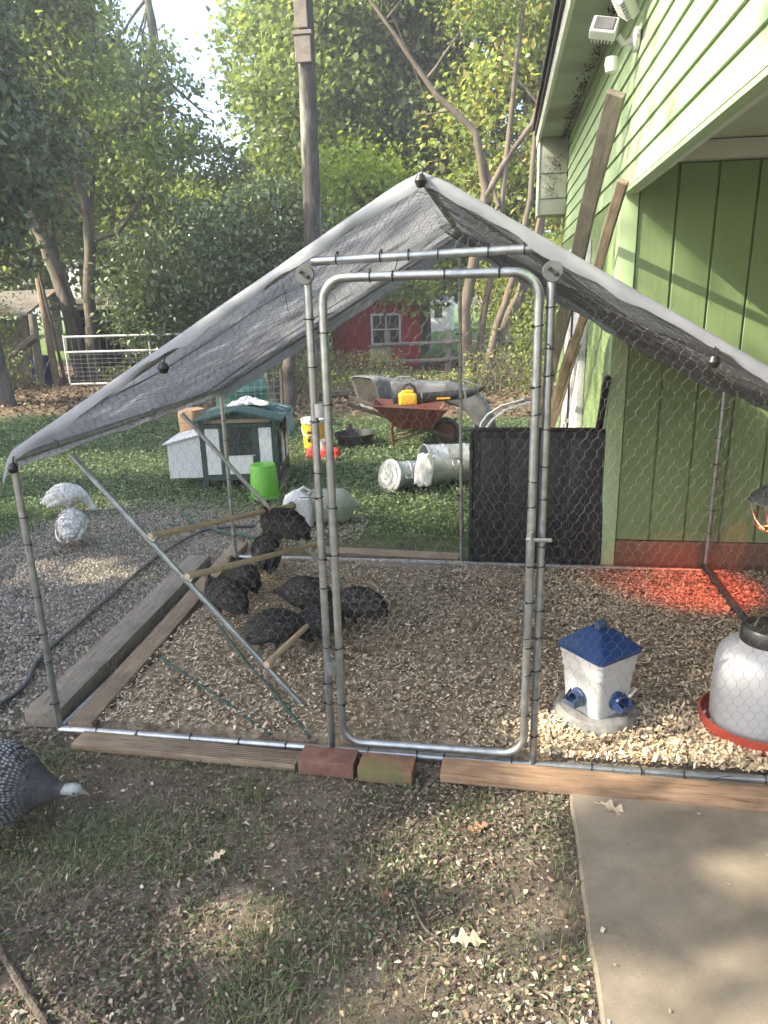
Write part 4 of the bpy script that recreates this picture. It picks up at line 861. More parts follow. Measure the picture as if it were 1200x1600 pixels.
    # folded wings, slightly proud shells
    for sd_ in (-1, 1):
        rings = []
        for i in range(9):
            t = i/8; x = .10 - .27*t; z = .222 - .075*t*t - .01*t; h = .062*math.sin(math.pi*(.12+.80*t))**.8; yy = (.104*plump)*math.sqrt(max(.03, 1-((x-.0)/.215)**2)) + .002
            rings.append([(x, sd_*(yy*(1-.35*(dz**2)) + th), z + dz*h - .02) for dz, th in ((-1, 0), (-.5, .009), (0, .012), (.5, .009), (1, -.004), (.5, -.012), (0, -.014), (-.5, -.012))])
        MB().loft(rings).build('wing', plume, root, ang=1.4)
    hx, hz = hc; dirv = {'up': (1, -.15), 'low': (1, -.25), 'down': (.45, -1), 'tuck': (1, -.2)}[pose]; L = math.hypot(*dirv); dx, dz = dirv[0]/L, dirv[1]/L
    MB().tube([(hx+dx*.014, 0, hz+dz*.014), (hx+dx*.026, 0, hz+dz*.026-.001), (hx+dx*.035, 0, hz+dz*.035-.005)], [.009, .006, .0015], 8).build('beak', 'horn', root)
    for sd_ in (-1, 1):
        MB().lathe([(0, -.0045), (.0045, 0), (0, .0045)], 8, Matrix.Translation((hx+dx*.006, sd_*.0225, hz+dz*.006+.006))).build('eye', 'tie', root)
        if wattle: MB().tube([(hx+dx*.02, sd_*.012, hz+dz*.02-.008), (hx+dx*.022, sd_*.019, hz+dz*.02-.02), (hx+dx*.016, sd_*.018, hz+dz*.02-.028)], [.004, .006, .002], 6).build('wattle', 'wattle', root)
    if wattle: MB().tube([(hx-.004, 0, hz+.02), (hx-.010, 0, hz+.036)], [.009, .003], 8).build('helmet', 'horn', root)
    return root
make_bird('guinea_fowl', 'large pearl grey guinea fowl with white dots walking in from the left edge', None, 'pearl', 'low', 1.12, 1.0, 'pale_skin', (-1.365, -.585, -.004), R_(3), 1.12, 3, wattle=False)
make_bird('guinea_fowl', 'pale lavender white guinea fowl standing behind the other white one with its head turned out', 'white guinea fowl on the gravel', 'feather_white', 'down', 1.05, .7, 'skin', (-3.30, 2.95, 0), R_(22), .86, 5)
make_bird('guinea_fowl', 'cream white guinea fowl pecking in front with its tail towards the camera', 'white guinea fowl on the gravel', 'feather_white', 'down', 1.08, .75, 'skin', (-2.78, 2.20, 0), R_(108), .88, 6)
G = 'dark young guinea fowl inside the run'
BIRDS = [
 ('dark young guinea fowl perched highest at the back of the roost ladder', 'tuck', (-.90, 1.25, .375), 165, .84, 11),
 ('dark young guinea fowl on the floor just below the perched one', 'tuck', (-1.17, 1.72, .035), 110, .9, 12),
 ('dark young guinea fowl resting behind the one nearest the inner board', 'tuck', (-1.20, 1.36, .035), 140, .80, 13),
 ('dark speckled young guinea fowl nearest the inner board with its tail down', 'tuck', (-1.19, 1.06, .035), 152, .84, 14),
 ('dark young guinea fowl at the back of the middle group on the shavings', 'low', (-.76, 1.12, .035), 175, .84, 15),
 ('dark speckled young guinea fowl standing in front of the middle group facing right', 'down', (-.80, .70, .035), 12, .84, 16),
 ('dark young guinea fowl crouching between the middle group and the door post', 'down', (-.62, .82, .035), 215, .74, 17),
 ('dark young guinea fowl with raised tail seen through the left edge of the door', 'down', (-.46, 1.02, .035), 185, .82, 18)]
for lb, pose, loc, rz, s, sd_ in BIRDS:
    make_bird('guinea_fowl', lb, G, 'dark_plume', pose, 1.02, .9, 'brown_head', loc, R_(rz), s*.88, sd_, wattle=False)
bpy.context.view_layer.update()

# ============================================================ YARD CLUTTER
# rabbit-hutch style coop
hu = thing('poultry_hutch', 'small white hutch with dark green frame and sloping nest box in the yard', 'hutch', (-1.75, 3.89, 0), R_(9.7))
W_, Dp = .70, .77
MB().box(-W_+.02, -.02, .02, Dp-.02, .14, .62).build('hutch_body', 'white_paint', hu, smooth=False)
for nm, x0, x1, y0, y1, z0, z1 in [('frame_post', -W_-.0, -W_+.05, -.004, .04, .05, .66), ('frame_post', -.045, .004, -.004, .04, .0, .66), ('frame_post', -.045, .004, Dp-.04, Dp+.004, .0, .66), ('frame_post', -W_, -W_+.05, Dp-.04, Dp, .0, .66),
        ('frame_rail', -W_+.051, -.046, -.002, .03, .10, .155), ('frame_rail', -W_+.051, -.046, -.002, .03, .585, .625), ('frame_rail', -.03, .002, .041, Dp-.041, .10, .15), ('frame_rail', -.03, .002, .041, Dp-.041, .56, .60),
        ('door_stile', -.52, -.475, -.008, .018, .156, .584), ('door_stile', -.225, -.165, -.008, .018, .156, .584)]:
    MB().rbox(x0, x1, y0, y1, z0, z1, .003, 1).build(nm, 'hutch_green', hu)
MB().rbox(-W_+.052, -.522, -.006, .016, .158, .582, .003, 1).build('white_door', 'white_paint', hu)
MB().rbox(-.163, -.048, -.006, .016, .158, .582, .003, 1).build('white_door', 'white_paint', hu)
MB().rbox(-.473, -.227, -.006, .016, .158, .33, .003, 1).build('lower_panel', 'white_paint', hu)
wn_ = MB().rbox(-.473, -.227, -.004, .014, .333, .582, .002, 1).build('window', 'glass_dark', hu)
MB().box(-.358, -.346, -.012, -.005, .335, .58).box(-.472, -.228, -.0115, -.0045, .448, .46).build('window_bar', 'hutch_green', wn_, smooth=False)
MB().rbox(-.235, -.20, -.024, -.009, .325, .34, .003, 1).build('door_latch', 'galv', hu)
for y0, y1 in ((.20, .44), (.50, .70)):
    w2 = MB().rbox(-.012, .008, y0, y1, .18, .52, .003, 1).build('side_frame', 'hutch_green', hu); MB().rbox(-.006, .014, y0+.035, y1-.035, .21, .49, .002, 1).build('side_panel', 'white_paint', w2)
nb = MB(); nb.add([(-1.02, .06, .12), (-W_, .06, .12), (-W_, .06, .52), (-1.02, .06, .44), (-1.02, .55, .12), (-W_, .55, .12), (-W_, .55, .52), (-1.02, .55, .44)], [(0,1,2,3), (7,6,5,4), (0,4,5,1), (3,2,6,7), (0,3,7,4), (1,5,6,2)])
nb.build('nest_box', 'white_paint', hu, smooth=False); MB().rbox(0, .36, .03, .58, 0, .014, .003, 1, Matrix.Translation((-1.05, 0, .435)) @ Matrix.Rotation(R_(-14), 4, 'Y')).build('nest_box_lid', 'white_paint', hu)
rf = MB()
for s in (-1, 1):
    e = -W_/2 + s*(W_/2+.06); rf.add([(-W_/2, -.06, .755), (e, -.06, .655), (e, Dp+.06, .655), (-W_/2, Dp+.06, .755), (-W_/2, -.06, .735), (e, -.06, .635), (e, Dp+.06, .635), (-W_/2, Dp+.06, .735)],
       [(0,1,2,3) if s > 0 else (3,2,1,0), (7,6,5,4) if s > 0 else (4,5,6,7), (0,4,5,1), (1,5,6,2), (2,6,7,3)])
rf.build('roof', 'hutch_roof', hu, smooth=False)
MB().rbox(-W_+.05, -.05, -.012, .0, .63, .665, .003, 1).build('fascia_board', 'lumber', hu)
gb = MB(); gb.add([(-W_, 0.004, .63), (0, 0.004, .63), (-W_/2, 0.004, .735)], [(0, 1, 2)]); gb.build('gable_panel', 'hutch_green', hu, smooth=False)
MB().rbox(-.04, .03, .02, Dp, .0, .04, .004, 1).build('foot_rail', 'lumber', hu)
def crumple(name, label, cat, loc, rx, ry, mat, amp=.03, seed=1, rz=0, thick=.01):
    rr = np.random.default_rng(seed); n = 26; xs = np.linspace(-1, 1, n); X, Y = np.meshgrid(xs, xs); r = np.hypot(X, Y)
    ang = np.arctan2(Y, X); lim = .8 + .2*np.sin(ang*3+seed) + .1*np.sin(ang*7); sc = np.minimum(1, lim/np.maximum(r, .01))
    Z = amp*(.5+vnoise(X, Y, 3.3, seed)*1.6 + .8*vnoise(X, Y, 8, seed+2))*np.clip(1.3-r, 0.1, 1)
    V = np.stack([X*sc*rx, Y*sc*ry, Z], -1).reshape(-1, 3); ii = (np.arange(n-1)[:, None]*n + np.arange(n-1)[None]).ravel()
    o = npmesh(name, V, np.stack([ii, ii+1, ii+1+n, ii+n], 1), mat, smooth=True); o.location = loc; o.rotation_euler = (0, 0, rz); tag(o, label, cat)
    m = o.modifiers.new('t', 'SOLIDIFY'); m.thickness = thick; return o
crumple('crumpled_cloth', 'crumpled white and yellow cloth lying on the hutch roof', 'cloth', (-2.10, 4.22, .735), .22, .13, 'cloth', .035, 3, .1)
# tarp draped over the right back of the hutch roof
b = MB(); V = []; nn = 16
for j in range(nn):
    for i in range(nn):
        u = i/(nn-1); v = j/(nn-1); s_ = u*.50
        if s_ < .32: x = -.28 + s_; z = .735 - (x+.35)*.245
        else: x = .055 + .01*math.sin(v*9); z = .64 - (s_-.32)*1.25
        V.append((x + .008*math.sin(v*14+u*3), .30 + v*.50 + .012*math.sin(u*7), z + .014 + .009*math.sin(v*17+u*5)*math.sin(u*9)))
b.add(V, [(j*nn+i, j*nn+i+1, (j+1)*nn+i+1, (j+1)*nn+i) for j in range(nn-1) for i in range(nn-1)]); o = b.build('draped_tarp', 'tarp_blue', ang=1.5); o.location = (-1.75, 3.89, 0); o.rotation_euler = (0, 0, R_(9.7)); tag(o, 'faded blue grey tarp hanging over the back corner of the hutch roof', 'tarp')

# stump behind the hutch
o = MB().lathe([(.19, -.02), (.165, .04), (.15, .2), (.15, .48), (.14, .51), (.0, .50)], 26, wob=lambda a, z: .08*math.sin(a*5)+.04*math.sin(a*11+z*3)).build('tree_stump', 'lumber_warm'); o.location = (-3.27, 5.5, 0); tag(o, 'reddish brown tree stump left behind the hutch', 'stump')

# buckets etc.
o = thing('upturned_bucket', 'lime green plastic bucket upside down in front of the hutch', 'bucket', (-1.80, 3.60, 0.01))
MB().lathe([(.135, .0), (.138, .02), (.128, .025), (.113, .27), (.106, .295), (.0, .30)], 32).build('shell', 'lime', o); MB().tube([(.139*math.cos(2*math.pi*i/30), .139*math.sin(2*math.pi*i/30), .012) for i in range(30)], .006, 6, True).build('rim', 'lime', o)

o = thing('white_jug', 'cut open white plastic jug lying by the green bucket', 'jug', (-1.275, 2.83, .0), R_(12))
jb = MB().loft([sq(.095, .03, .0), sq(.115, .035, .02), sq(.12, .04, .17), sq(.10, .045, .23), sq(.05, .03, .265), sq(.035, .025, .28)]).build('jug_body', 'white_plastic', o)
MB().lathe([(0, 0), (.033, 0), (.033, .004), (0, .004)], 18, Matrix.Translation((-.04, -.121, .19)) @ Matrix.Rotation(math.pi/2, 4, 'X')).build('opening_shade_disc', 'dark_recess', o)  # dark disc on the surface paints the shade inside the cut hole
MB().tube([(.06, 0, .22), (.10, 0, .27), (.05, 0, .30), (.0, 0, .27)], .016, 10).build('handle', 'white_plastic', o)

o = thing('water_bottle', 'large cloudy clear water bottle lying on its side on the grass', 'water bottle', (-1.03, 2.92, .14), R_(8))
T = Matrix.Rotation(R_(90), 4, 'Y')
MB().lathe([(.0, -.17), (.10, -.17), (.13, -.15), (.135, -.10), (.128, -.08), (.135, -.06), (.135, .0), (.128, .02), (.135, .04), (.133, .09), (.11, .13), (.05, .17), (.028, .19), (.028, .22), (.0, .22)], 32, T).build('bottle_shell', 'clear_jug', o)

yb = thing('yellow_bucket', 'yellow bucket with white lid and dark print beside the door post', 'bucket', (-1.87, 5.68, 0))
MB().lathe([(.0, 0), (.12, .0), (.124, .02), (.138, .33), (.0, .33)], 30).build('pail', 'yellow', yb)
MB().lathe([(.146, .325), (.148, .33), (.148, .37), (.14, .378), (.0, .38)], 30).build('lid', 'white_plastic', yb)
MB().tube([(.143*math.cos(t), -.143*abs(math.sin(t)), .30-.12*abs(math.sin(t))) for t in [math.pi*i/14 for i in range(15)]], .003, 5).build('handle', 'galv', yb)
for k, (a, z, w, h) in enumerate(((-100, .23, .05, .03), (-96, .18, .06, .02), (-104, .14, .035, .04), (-84, .16, .02, .06))):
    rr_ = .134; T = Matrix.Rotation(R_(a), 4, 'Z') @ Matrix.Translation((rr_, 0, z)); MB().box(-.006, .001, -w/2, w/2, -h/2, h/2, T).build('dark_print', 'tie', yb, smooth=False)
o = thing('white_pot', 'small white pot standing in front of the yellow bucket', 'pot', (-1.70, 5.46, 0)); MB().lathe([(.0, 0), (.065, 0), (.085, .15), (.09, .16), (.08, .16), (.06, .02), (0, .02)], 22).build('pot_shell', 'white_plastic', o)

rd = thing('red_feeder_tray', 'bright red plastic trough lying in front of the yellow bucket', 'trough', (-1.66, 5.22, .0), R_(-14))
MB().rbox(-.19, .19, -.05, .05, .0, .07, .02, 3).build('trough', 'bright_red', rd)
for x in (-.14, .02, .15): MB().lathe([(0, .06), (.055, .065), (.05, .10), (.02, .13), (0, .13)], 16, Matrix.Translation((x, .0, 0))).build('knob', 'bright_red', rd)

tb_ = thing('rubber_tub', 'round black rubber tub on the grass beside the yellow bucket', 'tub', (-1.44, 5.92, 0))
MB().lathe([(.0, .0), (.17, .0), (.19, .02), (.235, .15), (.245, .155), (.245, .165), (.23, .165), (.18, .03), (.0, .02)], 36).build('tub_shell', 'rubber', tb_)
sp_ = thing('feed_scoop', 'black plastic scoop sticking up out of the rubber tub', 'scoop', (-1.50, 5.90, .03), R_(20))
MB().loft([[(-.05, -.03, .0), (.05, -.03, .0), (.05, .03, .0), (-.05, .03, .0)], [(-.06, -.02, .1), (.06, -.03, .1), (.06, .03, .1), (-.06, .03, .1)], [(-.01, 0, .24), (.03, 0, .24), (.03, .012, .24), (-.01, .012, .24)]]).build('blade', 'rubber', sp_)

# galvanised can lying on its side with lid and feed bag
cn = thing('galvanised_can', 'ribbed galvanised trash can lying on its side on the grass', 'trash can', (-.22, 4.16, .20), R_(24))
T = Matrix.Rotation(R_(90), 4, 'Y')
prof = [(.16, .30), (.162, .29)]; 
can = [(.0, .27), (.165, .27), (.168, .26), (.172, .18), (.178, .17), (.178, .16), (.174, .15), (.18, -.02), (.187, -.03), (.187, -.045), (.182, -.055), (.188, -.20), (.196, -.205), (.199, -.215), (.196, -.225), (.188, -.222), (.18, -.15), (.165, .25), (.0, .255)]
MB().lathe(can[::-1], 44, T).build('can_shell', 'galv_can', cn)
MB().tube([(-.02, -.18, .06), (-.02, -.215, .03), (.04, -.215, .03), (.04, -.18, .06)], .006, 6).build('can_handle', 'galv_can', cn)
c2 = thing('galvanised_pail', 'smaller galvanised can lying in the grass with its round lid hanging off', 'pail', (-.55, 3.97, .145), R_(26)); c2.scale = (.9, .9, .9)
MB().lathe([(.0, .17), (.12, .17), (.125, .1), (.13, .0), (.136, -.004), (.136, -.016), (.13, -.02), (.14, -.13), (.148, -.135), (.148, -.15), (.14, -.15), (.13, -.02), (.12, .16), (.0, .16)][::-1], 36, T).build('pail_shell', 'galv_can', c2)
lidT = Matrix.Translation((-.225, -.03, .0)) @ Matrix.Rotation(R_(22), 4, 'Z') @ Matrix.Scale(1.1, 4) @ Matrix.Rotation(R_(14), 4, 'Y') @ Matrix.Rotation(R_(-90), 4, 'Y')
ld_ = MB().lathe([(.158, -.012), (.160, .0), (.152, .006), (.13, .010), (.125, .016), (.08, .022), (.075, .027), (.0, .03)], 36, lidT).build('lid', 'galv_can', c2)
MB().tube([(-.03, 0, .028), (-.03, 0, .05), (.03, 0, .05), (.03, 0, .028)], .005, 6, T=lidT).build('lid_handle', 'galv_can', ld_)
MB().tube([(-.1+.0, -.14, .02), (-.08, -.17, .0), (-.03, -.17, .0), (-.02, -.14, .03)], .009, 6).build('can_handle', 'galv_can', c2)
bgp = []
for j in range(14):
    for i in range(14):
        u = i/13-.5; v = j/13-.5; bgp.append((u*.17*(1-.25*abs(v)), -.148 - .03*math.cos(u*2.6) + .014*math.sin(v*11+u*7), v*.30*(1-.25*abs(u)) + .008*math.sin(u*15)))
b = MB(); b.add(bgp, [(j*14+i, j*14+i+1, (j+1)*14+i+1, (j+1)*14+i) for j in range(13) for i in range(13)]); o = b.build('feed_bag', 'cloth', ang=1.5); o.location = (-.43, 4.0, .19); o.rotation_euler = (R_(-8), R_(10), R_(9)); m = o.modifiers.new('t', 'SOLIDIFY'); m.thickness = .012
tag(o, 'white printed feed bag tucked against the galvanised cans', 'bag')

# wheelbarrow
wb = thing('wheelbarrow', 'rusty red wheelbarrow with wooden handles and grey wheel', 'wheelbarrow', (-.70, 5.95, 0), R_(8))
def quadring(x0, x1, yw, z, dz0=0, dz1=0): return [(x0, -yw, z+dz0), (x1, -yw, z+dz1), (x1, yw, z+dz1), (x0, yw, z+dz0)]
tr = MB(); tr.loft([quadring(-.22, .16, .20, .24), quadring(-.50, .33, .31, .46, .06, .0)], caps=False); tr.add(quadring(-.22, .16, .20, .24), [(3, 2, 1, 0)])
tray = tr.build('tray', 'rust', wb, smooth=False); mo = tray.modifiers.new('t', 'SOLIDIFY'); mo.thickness = .008
MB().tube([Vector(p) for p in quadring(-.505, .335, .315, .462, .06, .0)], .010, 8, True).build('tray_rim', 'rust', tray)
for s in (-1, 1):
    a, bq = Vector((-.80, s*.30, .56)), Vector((.42, s*.07, .10)); q = (bq-a).to_track_quat('X', 'Z').to_matrix().to_4x4(); L = (bq-a).length
    MB().rbox(0, L, -.018, .018, -.022, .022, .005, 1, Matrix.Translation(a) @ q).build('handle', 'old_wood', wb)
    MB().tube([(-.28, s*.17, .0), (-.30, s*.19, .25), (-.26, s*.19, .30)], .012, 8).build('leg', 'rust', wb); MB().tube([(-.28, s*.17, .1), (.10, s*.13, .20)], .009, 8).build('brace', 'rust', wb)
MB().tube([(-.28, -.17, .02), (-.28, .17, .02)], .01, 8).build('brace', 'rust', wb)
wh = MB().tube([(.33+.135*math.cos(2*math.pi*i/28), 0, .165+.135*math.sin(2*math.pi*i/28)) for i in range(28)], .036, 10, True).build('wheel', 'rubber', wb)
MB().lathe([(0, -.02), (.10, -.02), (.11, 0), (.10, .02), (0, .02)], 20, Matrix.Translation((.33, 0, .165)) @ Matrix.Rotation(math.pi/2, 4, 'X')).build('rim', 'rust', wh)

# leaf blower on the barrow
bl = thing('leaf_blower', 'yellow and black leaf blower resting in the wheelbarrow', 'leaf blower', (-.78, 5.93, .56), R_(10))
MB().rbox(-.13, .08, -.09, .09, -.07, .07, .035, 3).rbox(-.10, .04, -.07, .07, .06, .10, .02, 2).build('motor_housing', 'yellow', bl)
MB().tube([(-.09, 0, .08), (-.06, 0, .15), (.0, 0, .17), (.05, 0, .13), (.07, 0, .07)], .018, 8).build('grip', 'tie', bl)
MB().rbox(-.20, -.125, -.05, .05, -.05, .03, .015, 2).build('battery', 'tie', bl)
MB().tube([(.06, 0, .0), (.11, 0, .0), (.13, 0, .0), (.40, 0, .02), (.62, 0, .035)], [.07, .07, .062, .056, .052], 20).build('blower_tube', 'black_plastic', bl)
MB().lathe([(.063, 0), (.066, .002), (.066, .014), (.063, .016)], 20, Matrix.Translation((.125, 0, 0)) @ Matrix.Rotation(math.pi/2, 4, 'Y')).build('tube_collar', 'grey_plastic', bl)
MB().rbox(.30, .46, -.0575, -.055, -.01, .012, .002, 1).build('tube_stripe', 'yellow', bl)
tb2 = thing('nozzle_tube', 'short black nozzle pointing up at the end of the blower', 'nozzle', (-.14, 6.02, .60), R_(8)); MB().tube([(0, 0, 0), (.1, 0, .02), (.22, 0, .08)], [.05, .04, .012], 14).build('nozzle_shell', 'black_plastic', tb2)

# big grey plastic hood / playground-like chute
ch = thing('plastic_chute', 'large grey plastic duct with flared mouth and elbow behind the wheelbarrow', 'duct', (-.75, 6.6, 0))
L0 = Vector((-.75, 6.6, 0))
def rect(c, w, h, d): 
    d = Vector(d).normalized(); up_ = Vector((0, 0, 1)); n_ = up_ - d*up_.dot(d); n_.normalize(); s_ = d.cross(n_); c = Vector(c); P = []
    for k in range(24):
        a = 2*math.pi*k/24; ca, sa = math.cos(a), math.sin(a); e = .32; P.append(tuple(c + s_*w*math.copysign(abs(ca)**e, ca) + n_*h*math.copysign(abs(sa)**e, sa)))
    return P
RG = [((-1.40, 6.5, .56), .23, .20, (1, 1.1, .45)), ((-1.26, 6.57, .58), .19, .18, (1, .5, .25)), ((-1.08, 6.6, .57), .15, .135, (1, 0, 0)), ((-1.02, 6.6, .57), .16, .14, (1, 0, 0)), ((-.98, 6.6, .565), .15, .13, (1, 0, 0)), ((-.7, 6.6, .56), .14, .115, (1, 0, 0)), ((-.45, 6.6, .55), .14, .115, (1, 0, -.05)), ((-.42, 6.6, .55), .15, .125, (1, 0, -.1)), ((-.38, 6.6, .545), .14, .115, (1, 0, -.15)), ((-.2, 6.6, .50), .14, .12, (1, 0, -.4)), ((-.04, 6.6, .38), .14, .12, (.8, 0, -.9)), ((.06, 6.6, .20), .14, .12, (.4, 0, -1)), ((.09, 6.6, .03), .15, .13, (.05, 0, -1))]
rings = [[tuple(Vector(p)-L0) for p in rect(*r)] for r in RG]
MB().loft(rings, caps=False).build('duct_shell', 'grey_plastic', ch).modifiers.new('t', 'SOLIDIFY').thickness = .012
MB().loft([[tuple(Vector(p)-L0) for p in rect((-1.385, 6.51, .562), .21, .185, (1, 1.1, .45))], [tuple(Vector(p)-L0) for p in rect((-1.35, 6.53, .57), .19, .17, (1, 1.0, .4))]]).build('mouth_shade_plug', 'dark_recess', ch)  # near black plug stands in for the shade inside the duct
MB().tube([Vector((-1.02, 6.5, .70))-L0, Vector((-1.0, 6.5, .745))-L0, Vector((-.84, 6.5, .745))-L0, Vector((-.80, 6.5, .67))-L0], .014, 8).build('grab_handle', 'grey_plastic', ch)
MB().tube([Vector((-.25, 6.5, .64))-L0, Vector((-.2, 6.5, .70))-L0, Vector((-.02, 6.5, .64))-L0, Vector((.04, 6.5, .50))-L0], .014, 8).build('grab_handle', 'grey_plastic', ch)

# hand truck
ht = thing('hand_truck', 'grey tube hand truck with black wheels tilted behind the black panel', 'hand truck', (.08, 4.2, 0), R_(10))
for s in (-1, 1):
    MB().tube([(.0, s*.14, .12), (.02, s*.14, .54), (.08, s*.14, .62), (.20, s*.12, .70), (.42, s*.10, .76)], .012, 10).build('side_tube', 'galv', ht)
    w_ = MB().tube([(-.03+.075*math.cos(2*math.pi*i/20), s*.18, .10+.075*math.sin(2*math.pi*i/20)) for i in range(20)], .024, 8, True).build('wheel', 'rubber', ht); MB().lathe([(0, -.012), (.05, -.012), (.05, .012), (0, .012)], 16, Matrix.Translation((-.03, s*.18, .10)) @ Matrix.Rotation(math.pi/2, 4, 'X')).build('hub', 'galv', w_)
MB().tube([(-.03, -.18, .10), (-.03, .18, .10)], .008, 8).build('axle', 'galv', ht); MB().tube([(.42, -.10, .76), (.45, 0, .765), (.42, .10, .76)], .014, 8).build('handle', 'rubber', ht)

# green tank and wire cage behind hutch
o = thing('green_tank', 'dark green plastic tank behind the hutch', 'tank', (-3.15, 6.9, 0)); MB().lathe([(.0, 0), (.34, 0), (.36, .03), (.36, .25), (.37, .26), (.36, .28), (.35, .55), (.36, .57), (.34, .60), (.28, .80), (.15, .90), (.0, .92)], 32).build('tank_shell', 'green_tank', o)
cg = thing('wire_cage', 'open wire cage panel standing in front of the green tank', 'wire cage', (-3.0, 6.25, 0), R_(10)); b = MB()
for i in range(15): b.tube([(-.56+i*.08, 0, 0), (-.56+i*.08, 0, .85)], .003, 4)
for i in range(11): b.tube([(-.56, .004, .02+i*.08), (.56, .004, .02+i*.08)], .003, 4)
b.build('cage_mesh', 'galv', cg)
for x in (-.58, .58): MB().tube([(x, 0, 0), (x, 0, .88)], .018, 6).build('cage_post', 'old_wood', cg)

# ============================================================ FAR YARD: gate, sheds, fence, pole
gt = thing('farm_gate', 'white tube farm gate with wire infill in front of the dark shed', 'gate', (-9.0, 12.2, 0), R_(9.5))
gw = 3.3
for z in (.06, .74, 1.06): MB().tube([(0, 0, z), (gw, 0, z)], .024, 8).build('gate_rail', 'white_paint', gt)
for x in (0, gw*.55, gw): MB().tube([(x, 0, .03), (x, 0, 1.1)], .022, 8).build('gate_upright', 'white_paint', gt)
b = MB()
for z in np.arange(.14, .7, .09): b.tube([(0, 0, z), (gw, 0, z)], .005, 4)
for x in np.arange(.15, gw, .15): b.tube([(x, .004, .06), (x, .004, 1.06)], .004, 4)
b.build('gate_wire', 'galv', gt)
def post(label, loc, h, r, mat='lumber_grey', lean=(0, 0), name='fence_post'):
    o = MB().tube([(0, 0, -.05), (lean[0]*.5, lean[1]*.5, h*.5), (lean[0], lean[1], h)], [r, r*.95, r*.85], 9).build(name, mat); o.location = loc; o.rotation_euler = (0, 0, 1.57); tag(o, label, 'post'); return o
post('tall slim weathered post at the left end of the gate', (-9.65, 12.7, 0), 2.3, .085, 'lumber', (.1, .12)); post('shorter thick grey post left of the tall gate post', (-9.9, 12.5, 0), 1.55, .10, 'lumber_grey', (0, -.05)); post('dark leaning pole just right of the tall gate post', (-9.45, 12.75, 0), 2.4, .035, 'old_wood', (.0, .25), 'leaning_pole')
lean_plank('wooden_brace', 'dark diagonal log brace against the gate post', (-10.9, 11.6, .15), (-9.8, 12.4, 1.05), .13, .12, 'old_wood')
o = thing('blue_drum', 'blue plastic drum half hidden behind the gate post', 'drum', (-10.2, 13.1, 0)); MB().lathe([(0, 0), (.25, 0), (.27, .05), (.27, .35), (.28, .37), (.27, .39), (.26, .62), (0, .64)], 24).build('drum_shell', 'blue_barrel', o)

def plank_wall(root, p0, p1, z0, z1, w, mat, gap=.012, t=.03, seed=0, skip=0.0):
    p0 = Vector((p0[0], p0[1], 0)); p1 = Vector((p1[0], p1[1], 0)); L = (p1-p0).length; d = (p1-p0)/L; ang_ = math.atan2(d.y, d.x); n = int(L/w); rr = random.Random(seed)
    me = MB().box(0, w-gap, -t/2, t/2, 0, 1).build('wall_plank', mat, smooth=False, mesh_only=True)
    for i in range(n):
        if rr.random() < skip: continue
        o = inst(me, 'wall_plank', root, tuple(p0 + d*(i*w) + Vector((0, rr.uniform(-.006, .006), z0))), (0, 0, ang_), (1, 1, z1-z0-rr.uniform(0, .03)))
ds = thing('dark_shed', 'long low dark timber shed with tin roof behind the farm gate', 'shed')
c0 = Vector((-10.2, 14.6, 0))
b = MB().box(-10.3, -5.6, 16.2, 16.3, 0, 1.75).box(-10.3, -10.2, 14.6, 16.2, 0, 1.75).box(-5.7, -5.6, 14.6, 16.2, 0, 1.75); b.build('back_wall', 'dark_recess', ds, smooth=False)  # near black walls: interior shade is put into their colour
for k, z in enumerate(np.arange(.1, 1.55, .19)): 
    if k % 4 != 3: MB().box(-10.2, -5.6, 14.9+.01*k, 14.93+.01*k, z, z+.15).build('wall_board', 'old_wood', ds, smooth=False)
for x in (-10.2, -8.9, -7.7, -6.6, -5.65): MB().box(x, x+.12, 14.55, 14.67, 0, 1.72).build('post', 'old_wood', ds, smooth=False)
MB().box(-7.55, -7.35, 14.48, 14.52, .1, .9).box(-7.2, -7.08, 14.48, 14.52, .1, 1.0).build('leaning_board', 'lumber', ds, smooth=False)
b = MB(); nr_ = 90
V = []; 
for i in range(nr_+1):
    x = -10.5 + 5.2*i/nr_; zz = .015*math.sin(i*math.pi*.5); V += [(x, 14.2, 1.72+zz), (x, 16.5, 1.95+zz)]
b.add(V, [(2*i, 2*i+2, 2*i+3, 2*i+1) for i in range(nr_)]); b.build('roof', 'tin', ds, smooth=False); MB().box(-10.5, -5.3, 14.18, 14.22, 1.6, 1.70).build('fascia', 'lumber_grey', ds, smooth=False)
rebase(ds, (-8, 14.6, 0))

ls = thing('plank_shed', 'small leaning plank shed with patched tin roof at the far left edge', 'shed')
plank_wall(ls, (-12.6, 12.6), (-10.35, 12.95), 0, 1.45, .16, 'lumber_grey', seed=5); MB().box(-10.42, -10.30, 12.9, 13.02, 0, 1.6).build('corner_post', 'lumber_grey', ls, smooth=False)
b = MB(); b.add([(-12.8, 12.3, 1.5), (-10.15, 12.75, 1.52), (-10.3, 14.3, 2.05), (-12.9, 14.0, 2.02), (-12.8, 12.3, 1.55), (-10.15, 12.75, 1.57), (-10.3, 14.3, 2.1), (-12.9, 14.0, 2.07)], [(3,2,1,0), (4,5,6,7), (0,1,5,4), (1,2,6,5), (2,3,7,6), (3,0,4,7)]); b.build('roof', 'tin', ls, smooth=False)
rebase(ls, (-11.4, 12.8, 0))

